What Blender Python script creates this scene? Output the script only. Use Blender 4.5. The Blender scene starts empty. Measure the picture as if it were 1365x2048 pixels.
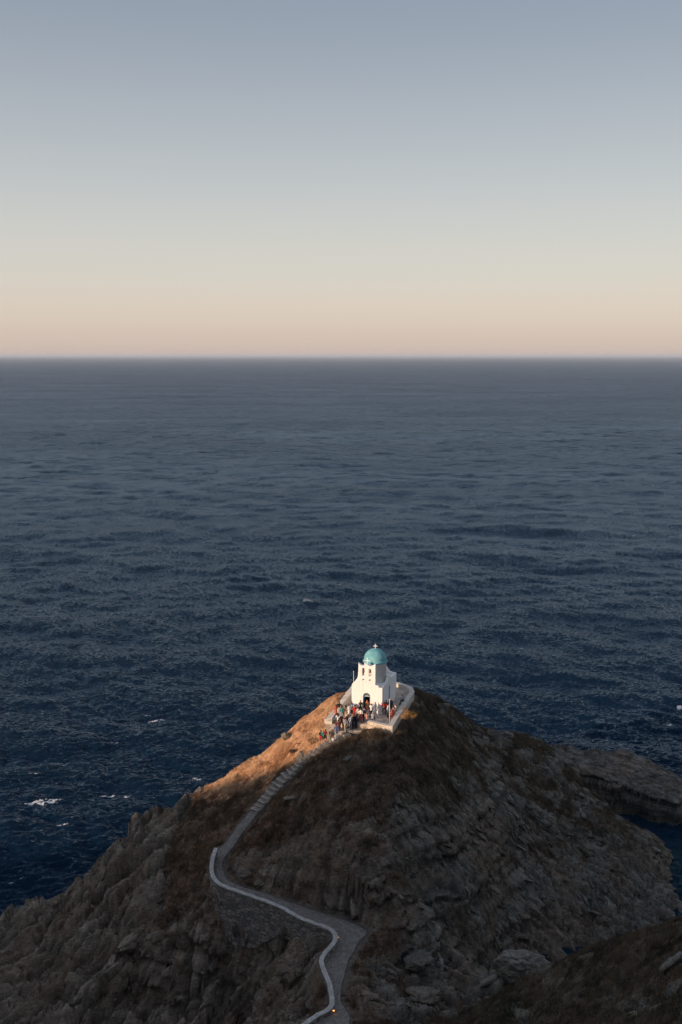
import bpy, math, random
import numpy as np
from mathutils import Vector, Matrix
random.seed(7); rng = np.random.default_rng(11)
R = math.radians
sc = bpy.context.scene

# ------------------------------------------------------------------ camera
CAMH = 67.0; FPX = 1991.0; PITCH = math.atan(313.0/FPX)
cam_d = bpy.data.cameras.new('camera'); cam = bpy.data.objects.new('camera', cam_d)
sc.collection.objects.link(cam); sc.camera = cam
cam.location = (0, 0, CAMH); cam.rotation_euler = (R(90)-PITCH, 0, 0)
cam_d.sensor_fit = 'VERTICAL'; cam_d.sensor_height = 36; cam_d.lens = 35
cam_d.clip_start = 0.5; cam_d.clip_end = 120000
sc.view_settings.view_transform = 'Standard'; sc.view_settings.look = 'None'
sc.view_settings.exposure = 0.30; sc.view_settings.gamma = 1.0
sc.render.resolution_x = 682; sc.render.resolution_y = 1024
# ------------------------------------------------------------------ sun + sky
HAZE = 4.5e-5
SUN_EL = R(10.0); SUN_AZ = R(52)            # low sun, behind the viewer and 52 degrees to the left
SUNV = Vector((-math.sin(SUN_AZ)*math.cos(SUN_EL), -math.cos(SUN_AZ)*math.cos(SUN_EL), math.sin(SUN_EL)))
sd = bpy.data.lights.new('sun', 'SUN'); sd.energy = 4.5; sd.angle = R(0.8); sd.color = (1.0, 0.73, 0.53)
so = bpy.data.objects.new('sun', sd); sc.collection.objects.link(so)
so.rotation_euler = SUNV.to_track_quat('Z', 'Y').to_euler()
wd = bpy.data.worlds.new('World'); sc.world = wd; wd.use_nodes = True
nt = wd.node_tree; nt.nodes.clear()
sky = nt.nodes.new('ShaderNodeTexSky'); sky.sky_type = 'NISHITA'; sky.sun_disc = False
sky.sun_elevation = SUN_EL; sky.sun_rotation = math.atan2(SUNV.x, SUNV.y) % (2*math.pi)
sky.altitude = 60; sky.air_density = 1.0; sky.dust_density = 1.2; sky.ozone_density = 1.5
# evening colouring of the sky by height above the horizon (dusky rose at the horizon, pale, then slate blue)
tcw = nt.nodes.new('ShaderNodeTexCoord'); sepw = nt.nodes.new('ShaderNodeSeparateXYZ')
nt.links.new(tcw.outputs['Generated'], sepw.inputs[0])
rampw = nt.nodes.new('ShaderNodeValToRGB'); rampw.color_ramp.interpolation = 'B_SPLINE'
def s2l(c): return tuple(((v/255)/12.92 if v/255 <= .04045 else ((v/255+.055)/1.055)**2.4) for v in c)
SKYSTOPS = [(0.0,(212,190,180)),(0.014,(217,197,185)),(0.040,(225,208,194)),(0.078,(221,214,203)),(0.147,(203,205,204)),(0.234,(173,180,188)),(0.314,(149,158,173)),(0.40,(142,153,172)),(0.6,(152,162,182)),(1.0,(156,165,186))]
cr = rampw.color_ramp
while len(cr.elements) < len(SKYSTOPS): cr.elements.new(0.5)
for e, (p, c) in zip(cr.elements, SKYSTOPS): e.position = p; e.color = (*s2l(c), 1)
nt.links.new(sepw.outputs['Z'], rampw.inputs[0])
mulw = nt.nodes.new('ShaderNodeVectorMath'); mulw.operation = 'SCALE'; mulw.inputs['Scale'].default_value = 10.0*0.83
nt.links.new(rampw.outputs[0], mulw.inputs[0])
mixw = nt.nodes.new('ShaderNodeMix'); mixw.data_type = 'RGBA'; mixw.inputs[0].default_value = 0.85
nt.links.new(sky.outputs[0], mixw.inputs[6]); nt.links.new(mulw.outputs[0], mixw.inputs[7])
bgw = nt.nodes.new('ShaderNodeBackground'); bgw.inputs['Strength'].default_value = 0.10
outw = nt.nodes.new('ShaderNodeOutputWorld')
nt.links.new(mixw.outputs[2], bgw.inputs[0]); nt.links.new(bgw.outputs[0], outw.inputs[0])

# ------------------------------------------------------------------ helpers
def U(px, py, z):
    """point of height z seen at photograph position px,py (used to measure the real layout)"""
    a = PITCH; vx = (px-682.5)/FPX; vy = (1024-py)/FPX
    d = Vector((vx, math.cos(a)+vy*math.sin(a), -math.sin(a)+vy*math.cos(a)))
    t = (z-CAMH)/d.z
    return Vector((d.x*t, d.y*t, z))
def UZ(zx, zy, z): return U(620+zx/5.6875, 1270+zy/5.6875, z)
def proj(x, y, z):
    ca, sa = math.cos(PITCH), math.sin(PITCH)
    dep = y*ca-(z-CAMH)*sa; up = y*sa+(z-CAMH)*ca
    dep = np.where(dep < 1, 1, dep)
    return 682.5+FPX*x/dep, 1024-FPX*up/dep
def sm(e0, e1, x):
    t = np.clip((x-e0)/(e1-e0), 0, 1); return t*t*(3-2*t)
def tag(o, label=None, cat=None, group=None, kind=None):
    if label: o['label'] = label
    if cat: o['category'] = cat
    if group: o['group'] = group
    if kind: o['kind'] = kind
    return o
def link(o, parent=None):
    sc.collection.objects.link(o)
    if parent is not None: o.parent = parent
    return o
def empty(name, loc, rz=0, parent=None):
    o = bpy.data.objects.new(name, None); o.location = loc; o.rotation_euler = (0, 0, rz); o.empty_display_size = .2
    return link(o, parent)
def mesh_np(name, V, F, mat=None, parent=None, smooth=False, attrs=None):
    V = np.asarray(V, np.float32); F = np.asarray(F, np.int32); k = F.shape[1]
    me = bpy.data.meshes.new(name)
    me.vertices.add(len(V)); me.vertices.foreach_set('co', V.ravel())
    me.loops.add(F.size); me.loops.foreach_set('vertex_index', F.ravel())
    me.polygons.add(len(F)); me.polygons.foreach_set('loop_start', np.arange(0, F.size, k, dtype=np.int32))
    me.polygons.foreach_set('loop_total', np.full(len(F), k, np.int32))
    if smooth: me.polygons.foreach_set('use_smooth', np.ones(len(F), bool))
    me.update(calc_edges=True)
    for an, av in (attrs or {}).items():
        a = me.attributes.new(an, 'FLOAT', 'POINT'); a.data.foreach_set('value', np.asarray(av, np.float32).ravel())
    if mat: me.materials.append(mat)
    return link(bpy.data.objects.new(name, me), parent)
def pydata(name, V, F, mat=None, parent=None, smooth=False):
    me = bpy.data.meshes.new(name); me.from_pydata([tuple(v) for v in V], [], F); me.update()
    if smooth: me.polygons.foreach_set('use_smooth', [True]*len(me.polygons))
    if mat: me.materials.append(mat)
    return link(bpy.data.objects.new(name, me), parent)
class MB:
    def __init__(s): s.V = []; s.F = []
    def add(s, V, F):
        n = len(s.V); s.V += [tuple(v) for v in V]; s.F += [tuple(i+n for i in f) for f in F]; return s
    def box(s, c, d, rz=0, tilt=0):
        hx, hy, hz = d[0]/2, d[1]/2, d[2]/2; M = Matrix.Rotation(rz, 3, 'Z') @ Matrix.Rotation(tilt, 3, 'X')
        V = [Vector(c)+M@Vector((x, y, z)) for z in (-hz, hz) for x, y in ((-hx, -hy), (hx, -hy), (hx, hy), (-hx, hy))]
        return s.add(V, [(3,2,1,0),(4,5,6,7),(0,1,5,4),(1,2,6,5),(2,3,7,6),(3,0,4,7)])
    def tube(s, a, b, r0, r1=None, n=10):
        r1 = r0 if r1 is None else r1; a = Vector(a); b = Vector(b); d = (b-a).normalized()
        x = d.orthogonal().normalized(); y = d.cross(x); V = []
        for p, r in ((a, r0), (b, r1)):
            for i in range(n): t = 2*math.pi*i/n; V.append(p+x*math.cos(t)*r+y*math.sin(t)*r)
        return s.add(V, [(i, (i+1) % n, n+(i+1) % n, n+i) for i in range(n)]+[tuple(range(n-1, -1, -1)), tuple(range(n, 2*n))])
    def lathe(s, prof, c=(0, 0, 0), n=48, a0=0, a1=2*math.pi):
        m = len(prof); V = []; full = abs(a1-a0-2*math.pi) < 1e-6; k = n if full else n+1
        for i in range(k):
            t = a0+(a1-a0)*i/n
            for r, z in prof: V.append((c[0]+r*math.cos(t), c[1]+r*math.sin(t), c[2]+z))
        F = []
        for i in range(n):
            j = (i+1) % k
            for q in range(m-1): F.append((i*m+q, j*m+q, j*m+q+1, i*m+q+1))
        return s.add(V, F)
    def build(s, name, mat=None, parent=None, smooth=False): return pydata(name, s.V, s.F, mat, parent, smooth)
def prism(poly, z0, z1, mb=None):
    """vertical prism over an XY polygon (counter-clockwise)"""
    mb = mb or MB(); n = len(poly)
    V = [(p[0], p[1], z0) for p in poly]+[(p[0], p[1], z1) for p in poly]
    return mb.add(V, [tuple(range(n-1, -1, -1)), tuple(range(n, 2*n))]+[(i, (i+1) % n, n+(i+1) % n, n+i) for i in range(n)])
def ccw(poly):
    a = sum(poly[i][0]*poly[(i+1) % len(poly)][1]-poly[(i+1) % len(poly)][0]*poly[i][1] for i in range(len(poly)))
    return list(poly) if a > 0 else list(poly)[::-1]
def profile_mesh(loops, thick, bevel=0.02):
    """flat outline with holes, filled and given thickness; local x = outline x, z = outline y, y = 0..thick"""
    cu = bpy.data.curves.new('outline', 'CURVE'); cu.dimensions = '2D'; cu.fill_mode = 'BOTH'
    cu.extrude = thick/2-bevel; cu.bevel_depth = bevel; cu.bevel_resolution = 1; cu.offset = -bevel
    for L in loops:
        sp = cu.splines.new('POLY'); sp.points.add(len(L)-1); sp.use_cyclic_u = True
        for p, q in zip(sp.points, L): p.co = (q[0], q[1], 0, 1)
    o = bpy.data.objects.new('tmp', cu); sc.collection.objects.link(o)
    bpy.context.view_layer.update(); dg = bpy.context.evaluated_depsgraph_get()
    me = bpy.data.meshes.new_from_object(o.evaluated_get(dg))
    bpy.data.objects.remove(o); bpy.data.curves.remove(cu)
    me.transform(Matrix(((1,0,0,0),(0,0,-1,thick/2),(0,1,0,0),(0,0,0,1))))
    me.materials.clear()
    return me
def mobj(name, me, mat, parent=None, M=None):
    if M is not None: me.transform(M)
    me.materials.clear(); me.materials.append(mat); me.name = name
    return link(bpy.data.objects.new(name, me), parent)

# node helpers
def newmat(name, rough=0.9, spec=0.3):
    m = bpy.data.materials.new(name); m.use_nodes = True; t = m.node_tree; b = t.nodes['Principled BSDF']
    b.inputs['Roughness'].default_value = rough; b.inputs['Specular IOR Level'].default_value = spec
    return m, t, b
def N(t, typ, **kw):
    n = t.nodes.new(typ)
    for k, v in kw.items():
        if k.startswith('i_'): n.inputs[k[2:].replace('_', ' ')].default_value = v
        else: setattr(n, k, v)
    return n
def noise(t, scale, detail=4, rough=.55, vec=None, dist=0):
    n = N(t, 'ShaderNodeTexNoise'); n.inputs['Scale'].default_value = scale; n.inputs['Detail'].default_value = detail
    n.inputs['Roughness'].default_value = rough; n.inputs['Distortion'].default_value = dist
    if vec is not None: t.links.new(vec, n.inputs['Vector'])
    return n
def ramp(t, src, stops):
    r = N(t, 'ShaderNodeValToRGB')
    while len(r.color_ramp.elements) < len(stops): r.color_ramp.elements.new(.5)
    for e, (p, c) in zip(r.color_ramp.elements, stops):
        e.position = p; e.color = (*(c if hasattr(c, '__len__') else (c, c, c)), 1)
    t.links.new(src, r.inputs[0]); return r.outputs[0]
def mix(t, f, a, b, mode='MIX'):
    m = N(t, 'ShaderNodeMix', data_type='RGBA', blend_type=mode)
    for s, v in ((m.inputs[0], f), (m.inputs[6], a), (m.inputs[7], b)):
        if isinstance(v, bpy.types.NodeSocket): t.links.new(v, s)
        elif hasattr(v, '__len__'): s.default_value = (*v, 1)
        else: s.default_value = v
    return m.outputs[2]
def math_(t, op, a, b=0.0, c=None):
    m = N(t, 'ShaderNodeMath', operation=op)
    for i, v in enumerate((a, b) if c is None else (a, b, c)):
        if isinstance(v, bpy.types.NodeSocket): t.links.new(v, m.inputs[i])
        else: m.inputs[i].default_value = v
    return m.outputs[0]
def bump(t, b, h, strength, dist):
    n = N(t, 'ShaderNodeBump'); n.inputs['Strength'].default_value = strength; n.inputs['Distance'].default_value = dist
    t.links.new(h, n.inputs['Height']); t.links.new(n.outputs[0], b.inputs['Normal'])
def attr(t, name): return N(t, 'ShaderNodeAttribute', attribute_name=name).outputs['Fac']
def pos(t): return N(t, 'ShaderNodeNewGeometry').outputs['Position']
def mapping(t, vec, scale=(1, 1, 1), rot=(0, 0, 0)):
    m = N(t, 'ShaderNodeMapping'); m.inputs['Scale'].default_value = scale; m.inputs['Rotation'].default_value = rot
    t.links.new(vec, m.inputs['Vector']); return m.outputs[0]
def plain(name, col, rough=.85, var=.12, scale=14.0, spec=.3, metal=0):
    m, t, b = newmat(name, rough, spec); b.inputs['Metallic'].default_value = metal
    tc = N(t, 'ShaderNodeTexCoord').outputs['Object']
    f = noise(t, scale, 4, .6, tc).outputs['Fac']
    lo = tuple(max(0, c*(1-var)) for c in col); hi = tuple(min(1, c*(1+var)) for c in col)
    t.links.new(ramp(t, f, [(.3, lo), (.7, hi)]), b.inputs['Base Color']); return m
# numpy noise
def _h(ix, iy, s=0):
    n = (ix.astype(np.int64)*374761393+iy.astype(np.int64)*668265263+s*974634777) & 0x7fffffff
    n = ((n ^ (n >> 13))*1274126177) & 0x7fffffff
    n = ((n ^ (n >> 15))*2246822519) & 0x7fffffff
    return (n ^ (n >> 16)) & 0x7fffffff
def _r(ix, iy, s=0): return _h(ix, iy, s)/float(0x7fffffff)
def perlin(x, y, s=0):
    ix = np.floor(x); iy = np.floor(y); fx = x-ix; fy = y-iy
    u = fx*fx*fx*(fx*(fx*6-15)+10); v = fy*fy*fy*(fy*(fy*6-15)+10); o = 0
    for a in (0, 1):
        for b in (0, 1):
            t = _r(ix+a, iy+b, s)*2*np.pi
            g = np.cos(t)*(fx-a)+np.sin(t)*(fy-b)
            o = o+g*(u if a else 1-u)*(v if b else 1-v)
    return o*1.5
def fbm(x, y, oct=5, s=0, gain=.5):
    o = 0; a = 1
    for k in range(oct): o = o+a*perlin(x*2**k+k*7.3, y*2**k-k*3.1, s+k); a *= gain
    return o
def facets(x, y, s=0, tilt=1.0):
    """angular blocks: every cell has its own height and its own tilted face; also the distance to the joint"""
    ix = np.floor(x); iy = np.floor(y)
    f1 = np.full(x.shape, 9.); f2 = np.full(x.shape, 9.); val = np.zeros(x.shape)
    for a in (-1, 0, 1):
        for b in (-1, 0, 1):
            cx = ix+a; cy = iy+b; px = cx+.1+.8*_r(cx, cy, s); py = cy+.1+.8*_r(cx, cy, s+1)
            dx = x-px; dy = y-py; d = dx*dx+dy*dy
            h = _r(cx, cy, s+2)-.5+tilt*((_r(cx, cy, s+3)-.5)*dx+(_r(cx, cy, s+4)-.5)*dy)
            near = d < f1
            f2 = np.where(near, f1, np.minimum(f2, d)); val = np.where(near, h, val); f1 = np.where(near, d, f1)
    return val, np.sqrt(f2)-np.sqrt(f1)
def inpoly(px, py, poly):
    ins = np.zeros(px.shape, bool); n = len(poly)
    for i in range(n):
        x0, y0 = poly[i]; x1, y1 = poly[(i+1) % n]
        if y0 == y1: continue
        c = ((y0 > py) != (y1 > py)) & (px < (x1-x0)*(py-y0)/(y1-y0)+x0)
        ins ^= c
    return ins
# ------------------------------------------------------------------ path stations: left edge, right edge, height
ST = [((684,1465),(697,1472),24.15),((660,1479),(673,1484),23.6),((630,1497),(646,1500),22.6),((600,1519),(621,1520),21.3),((579,1538),(603,1540),20.3),
 ((560,1550),(585,1558),19.6),((538,1576),(564,1579),18.6),((526,1591),(547,1595),17.9),((512,1608),(531,1612),17.3),((476,1652),(491,1657),16.0),
 ((453,1685),(469,1689),15.2),((433,1702),(450,1712),14.9),((427,1725),(445,1731),14.6),((433,1756),(454,1758),14.3),((460,1778),(478,1771),14.1),
 ((530,1803),(541,1790),13.8),((610,1842),(624,1820),13.4),((660,1858),(692,1840),13.1),((673,1868),(738,1862),12.9),((660,1895),(714,1890),12.8),
 ((642,1920),(701,1912),12.8),((647,1945),(693,1937),12.8),((658,1975),(684,1972),12.9),((662,2000),(680,2000),13.0),((662,2018),(698,2024),13.1),((632,2036),(700,2050),13.3),((596,2062),(690,2085),13.6),((540,2110),(640,2140),14.2)]
PL = np.array([U(a[0], a[1], z) for a, b, z in ST]); PR = np.array([U(b[0], b[1], z) for a, b, z in ST])
def resample(P, n):
    d = np.r_[0, np.cumsum(np.linalg.norm(np.diff(P, axis=0), axis=1))]; t = np.linspace(0, d[-1], n)
    return np.stack([np.interp(t, d, P[:, k]) for k in range(P.shape[1])], 1)
NP = 260
par = np.r_[0, np.cumsum(np.linalg.norm(np.diff((PL+PR)/2, axis=0), axis=1))]; tt = np.linspace(0, par[-1], NP)
def smooth1(a, k=3):
    for _ in range(k): a[1:-1] = (a[:-2]+2*a[1:-1]+a[2:])/4
    return a
PLs = smooth1(np.stack([np.interp(tt, par, PL[:, k]) for k in range(3)], 1), 4); PRs = smooth1(np.stack([np.interp(tt, par, PR[:, k]) for k in range(3)], 1), 4)
PC = (PLs+PRs)/2; PW = np.linalg.norm((PRs-PLs)[:, :2], axis=1)/2

# ------------------------------------------------------------------ terrain heights
CP = """660 1452 23.2;784 1462 24.95;832 1400 24.2;836 1440 24.0;740 1475 24.5;700 1482 23.9
640 1412 23.8;680 1390 24.3;600 1445 22.3;565 1478 20.6;500 1520 18.2;455 1550 16.9;410 1577 15.9;380 1600 14;330 1625 12.5;290 1650 11;230 1690 8.5;190 1720 7;180 1750 6;150 1785 4.5;60 1810 2.5;0 1840 1
450 1620 15.9;400 1650 14.5;500 1560 17.5;600 1480 21.6;640 1462 22.6;560 1510 19.7;350 1660 12.7
330 1680 12.3;330 1750 11;260 1780 8.5;330 1800 10.3;200 1850 6;100 1850 3.5;100 1930 2;200 1930 4.5;20 1920 1.1;0 1970 .4;50 2010 1.7;0 2040 1.0
440 1800 12.4;400 1850 10.6;300 1850 9.3;300 1950 5.5;400 1950 6;450 1950 6.5;300 2040 2.5;200 2040 2;100 2040 1;500 2040 5;560 1960 8;600 1900 10.4;580 1920 11;600 1990 9.8;530 2000 7.5;560 1860 11.9;480 1870 10;420 1770 13.2;390 1720 13.2
700 1500 23.7;740 1530 23.2;700 1600 21.4;620 1600 20.3;600 1650 18.8;550 1700 17.0;620 1760 16.0;520 1760 14.8;700 1800 15.6;700 1700 18.9;800 1600 21.3;800 1700 18.6;850 1780 15.4;800 1830 14.0;760 1868 12.8
870 1850 10.5;850 1900 7.5;850 1938 5.2;780 1940 11;745 1925 12.7;820 1985 9;700 1985 12.9;880 2010 8;760 2030 12;900 2045 10
870 1450 22.9;900 1500 20.6;850 1550 21.0;950 1550 17.8;1000 1500 14;1050 1475 11;940 1450 15.5;980 1465 13.5;900 1420 18.5;870 1395 21
1090 1495 9;950 1700 13.5;1000 1600 13.8;1100 1600 8.5;1050 1700 7.5;950 1800 9.5;1050 1800 4.5;1150 1700 5.5;1150 1560 8.5;1130 1530 8.5;1200 1600 6;1250 1640 4.5;1330 1680 2.5;1340 1720 1;1300 1760 1.5;1200 1800 2;1320 1830 .3;1345 1705 -1.5
1100 1850 2;1000 1880 3;1200 1858 .8;1420 1650 -2.5;1420 1800 -2.5;1352 1760 -2
1365 1838 27;1200 1885 22;1090 1930 17;1000 1925 13.2;1090 1908 13.5;1000 1960 13;1100 1980 17.5;1250 1980 23;1250 2045 26;1365 1950 28;1365 2045 31;1100 2045 19;1000 2045 14.5;960 1965 9.5;1500 1830 34;1500 2045 38;1180 2100 25;900 2100 14;650 2120 15"""
pts = []
for line in CP.replace('\n', ';').split(';'):
    a, b, c = map(float, line.split()); p = U(a, b, c); pts.append((p.x, p.y, p.z))
for i in range(0, len(ST), 2):
    p = (PL[i]+PR[i])/2; pts.append(tuple(p))
# hidden ground: flanks falling to the sea behind the ridges, the ravine, the mainland
SIL = [(640,1412,23.8),(680,1390,24.3),(600,1445,22.3),(565,1478,20.6),(500,1520,18.2),(410,1577,15.9),(330,1625,12.5),(230,1690,8.5),(180,1750,6),(150,1785,4.5),(60,1810,2.5),(0,1840,1)]
for a, b, c in SIL:
    p = U(a, b, c); k = 1.0 if c > 6 else .6
    pts.append((p.x-2*k, p.y+5*k, c-5.5*k)); pts.append((p.x-6*k, p.y+13*k, max(c-17*k, -3)))
for a, b, c in [(870,1395,21),(900,1420,18.5),(940,1450,15.5),(980,1465,13.5),(1050,1475,11),(1090,1495,9)]:
    p = U(a, b, c); pts.append((p.x+1, p.y+5, c-4.5)); pts.append((p.x+2, p.y+14, max(c-17, -3)))
for a, b, c in [(1365,1838,27),(1200,1885,22),(1090,1912,15),(1000,1925,13)]:
    p = U(a, b, c); pts.append((p.x+.5, p.y+3, c-2.6)); pts.append((p.x+1, p.y+9, max(c-14, 1.0))); pts.append((p.x+2, p.y+16, 0.0))
for a, b, c in [(1160,1560,8),(1200,1600,6),(1250,1640,4.5),(1330,1680,2.5)]:
    p = U(a, b, c); pts.append((p.x+1.2, p.y+3.2, c-3.5)); pts.append((p.x+2, p.y+6.5, -2.5))
pts += [(0,140,8),(5,150,-3),(-20,140,-3),(-8,134,9),(20,150,-3),(60,118,-4),(60,100,-3),(58,90,-2),(75,90,2),(60,140,-4),(-45,130,-4),(-60,110,-4),(-60,85,-4),(-45,88,-2),(-40,75,1),
        (-25,70,10),(-45,60,8),(-70,55,2),(0,60,19),(20,40,34),(50,40,40),(75,60,34),(0,40,27),(-30,45,21),(-60,30,22),(-90,40,5),(0,20,38),(40,15,42),(-40,15,32),(80,20,44),(90,80,10),(-100,10,12),(100,110,-4),(100,150,-4),(-100,80,-5),(0,170,-5),(60,165,-5),(-60,160,-5),(0,0,44),(50,0,46),(-50,0,34)]
PTS = np.array(pts)
def tps_fit(P, lam=0.6):
    n = len(P); d = np.hypot(P[:, None, 0]-P[None, :, 0], P[:, None, 1]-P[None, :, 1])
    K = np.where(d > 0, d*d*np.log(np.maximum(d, 1e-9)), 0)+lam*np.eye(n)*8
    Q = np.c_[np.ones(n), P[:, :2]]; A = np.block([[K, Q], [Q.T, np.zeros((3, 3))]])
    return np.linalg.solve(A, np.r_[P[:, 2], 0, 0, 0])
W = tps_fit(PTS)
def tps(x, y):
    o = W[-3]+W[-2]*x+W[-1]*y
    for i in range(len(PTS)):
        d2 = (x-PTS[i, 0])**2+(y-PTS[i, 1])**2; o = o+W[i]*0.5*d2*np.log(np.maximum(d2, 1e-12))
    return o
def axis(lo, d0, d1, hi, st, grow=1.12):
    mid = list(np.arange(d0, d1, st)); a = []; s = st; v = d0
    while v > lo: s = min(s*grow, 4.0); v -= s; a.append(v)
    b = []; s = st; v = mid[-1]
    while v < hi: s = min(s*grow, 4.0); v += s; b.append(v)
    return np.array(a[::-1]+mid+b)
ST_ = 0.17
gx = axis(-190, -47, 62, 200, ST_); gy = axis(-150, 46, 172, 190, ST_)
# coarse lattice of the thin-plate surface, then cubic-ish upsampling
cx = np.arange(-192, 204, 1.25); cy = np.arange(-152, 194, 1.25)
CX, CY = np.meshgrid(cx, cy); CZ = tps(CX, CY)
far = np.maximum(np.maximum(-105-CX, CX-110), 0); CZ = CZ*np.exp(-far/40)
def upsamp(C, x0, st, xs, ax):
    t = (xs-x0)/st; i = np.clip(np.floor(t).astype(int), 1, C.shape[ax]-3); f = t-i
    g = lambda k: np.take(C, i+k, axis=ax); sh = [1, 1]; sh[ax] = -1; f = f.reshape(sh)
    a, b, c, d = g(-1), g(0), g(1), g(2)
    return b+.5*f*(c-a+f*(2*a-5*b+4*c-d+f*(3*(b-c)+d-a)))
H = upsamp(upsamp(CZ, cx[0], 1.25, gx, 1), cy[0], 1.25, gy, 0)
X, Y = np.meshgrid(gx, gy)
# the town hill behind the viewer: its flank throws the evening shade over the foreground
LAT = 0.616*X-0.788*Y; TT = -0.788*X-0.616*Y
latk = [-150, -123, -110, -98.8, -95.8, -89.5, -88.3, -87, -86, -84.3, -81.5, -70, -40, 0, 80, 140, 200]; zk = [-8, 9, 18, 26.3, 28.6, 31.9, 33.0, 34.2, 35.0, 36.3, 37.3, 46, 62, 72, 76, 50, 5]
crest = np.interp(LAT, latk, zk)+math.tan(SUN_EL)*60 + 0.9*perlin(LAT/5, LAT*0+3)
hill = crest-np.maximum(60-TT, 0)*0.62-np.maximum(TT-60, 0)*0.35
H = np.maximum(H, hill)
# rock platform at sea level on the right
PF = [U(*p) for p in ((1075,1482,6.6),(1180,1488,6.0),(1250,1489,5.2),(1300,1508,4.6),(1338,1532,4.0),(1390,1555,3.6),(1400,1588,3.4),(1345,1592,3.7),(1280,1570,4.2),(1215,1552,5.0),(1165,1535,5.8),(1095,1500,7.2))]
pf = np.array([(p.x, p.y) for p in PF])
def sdist(x, y, poly):
    d = np.full(x.shape, 1e9); n = len(poly)
    for i in range(n):
        a = poly[i]; b = poly[(i+1) % n]; ab = b-a; t = np.clip(((x-a[0])*ab[0]+(y-a[1])*ab[1])/(ab@ab), 0, 1)
        d = np.minimum(d, np.hypot(x-a[0]-t*ab[0], y-a[1]-t*ab[1]))
    return np.where(inpoly(x, y, poly), d, -d)
sub = (X > 20) & (Y > 120) & (X < 80) & (Y < 180)
pd = np.full(X.shape, -99.); pd[sub] = sdist(X[sub]+.8*perlin(X[sub]/3, Y[sub]/3, 5), Y[sub]+.8*perlin(X[sub]/3, Y[sub]/3, 6), pf)
A = np.c_[pf, np.ones(len(pf))]; co = np.linalg.lstsq(A, np.array([p.z for p in PF]), rcond=None)[0]
ptop = co[0]*X+co[1]*Y+co[2]
cl = sm(-2.4, 0.1, pd+.15*perlin(X/1.2, Y/1.2, 9)*(pd < 0))
plat = -4+(ptop-.7+4)*cl
H = np.where((pd > -4) & (plat > H), plat, H)
platm = sm(-2.5, -1.0, pd)
# zones read along the photograph's outlines, then fixed to the ground
PX, PY = proj(X, Y, H)
wx = 14*perlin(X/4, Y/4, 21)+7*perlin(X/1.5, Y/1.5, 22); wy = 14*perlin(X/4, Y/4, 23)+7*perlin(X/1.5, Y/1.5, 24)
rockL = [(-400,1700),(150,1770),(180,1720),(290,1640),(370,1590),(400,1600),(350,1660),(330,1720),(330,1800),(300,1850),(340,1870),(420,1800),(520,1800),(640,1860),(650,2050),(640,2300),(-400,2300)]
rockR = [(900,1420),(1110,1470),(1500,1480),(1500,1800),(1300,1850),(1100,1905),(1000,1930),(840,1950),(800,1850),(860,1780),(860,1720),(840,1650),(960,1610),(1010,1560),(950,1500)]
rockC = [(560,1690),(740,1640),(870,1700),(890,1790),(870,1850),(740,1850),(640,1810),(470,1750),(455,1705)]
rockM = [(690,1940),(800,1900),(1000,1900),(1140,1905),(1100,1930),(980,1990),(830,2060),(720,2020)]
def zmask(poly): return inpoly(PX+wx, PY+wy, poly).astype(float)
mL, mR, mC, mM = zmask(rockL), zmask(rockR)*np.maximum(sm(1560, 1760, PY+.25*(1100-PX)), sm(-.12, .3, fbm(X/3.5, (Y+1.5*H)/3.5, 4, 35)+.03)), zmask(rockC)*sm(-.25, .25, fbm(X/4.5, (Y+2*H)/4, 3, 33)+.32), zmask(rockM)
gyy, gxx = np.gradient(H, gy, gx); slope = np.hypot(gxx, gyy)
rock = np.clip(mL+mR+mC+mM, 0, 1)
rock = np.maximum(rock, sm(1.15, 1.6, slope+.5*fbm(X/2, Y/2, 3, 40)))
rock = np.maximum(rock, sm(3.5, 1.5, H)); rock = np.maximum(rock, platm)
rock = np.maximum(rock, .9*sm(.42, .6, fbm(X/3, (Y+1.5*H)/3, 4, 55)))
patch = sm(.28, .5, fbm(X/3.6, (Y+1.8*H)/3.6, 4, 60)); rock = rock*(1-.75*patch*(H > 4)*(platm < .5)*(1-.45*mL))
def blur(a, k=1):
    for _ in range(k):
        a = (np.roll(a, 1, 0)+2*a+np.roll(a, -1, 0))/4; a = (np.roll(a, 1, 1)+2*a+np.roll(a, -1, 1))/4
    return a
sunlit_gold = blur(inpoly(PX+wx, PY+wy, [(590,1380),(705,1370),(708,1458),(655,1486),(600,1522),(565,1548),(520,1580),(440,1600),(385,1608),(360,1590),(400,1555)]).astype(float), 3)  # golden dry grass zone ending at the shade line, colour raised to look sunlit
rock = rock*(1-.9*sunlit_gold)
rock = blur(rock, 3)
# rock relief: tilted blocks stretched along the beds; the beds run with the ridge on the left, down to the right on the right
def rot(x, y, a): c, s = math.cos(a), math.sin(a); return x*c+y*s, -x*s+y*c
def relief(ang, la, lb, s):
    u, v = rot(X, Y+{100: 0.0, 200: .75, 300: 1.3}[s]*(H-10), ang); u = u+1.2*perlin(X/5, Y/5, s+70); v = v+.9*perlin(X/4, Y/4, s+71)
    a1, e1 = facets(u/la, v/lb, s, 2.2); a2, e2 = facets(u/la*2.6+.3*a1, v/lb*2.6, s+10, 2.2); a3, e3 = facets(u/la*7, v/lb*7, s+20, 2.0)
    crack = -.7*(1-sm(0, .12, e1))-.32*(1-sm(0, .14, e2))-.1*(1-sm(0, .16, e3))
    return 2.0*a1+1.0*a2+.38*a3+crack, np.clip(.5+.45*a1+.5*a2+.3*a3, 0, 1)
bx = blur(sm(-6, 10, X+.12*(Y-110)), 2)
hs = (H+.30*X*.4+.5*perlin(X/7, Y/7, 80)+.25*fbm(X/2, Y/2, 3, 81))
def terr(q, st): f = q/st; i = np.floor(f); return (i+sm(.55, .98, f-i)-f)*st
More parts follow.
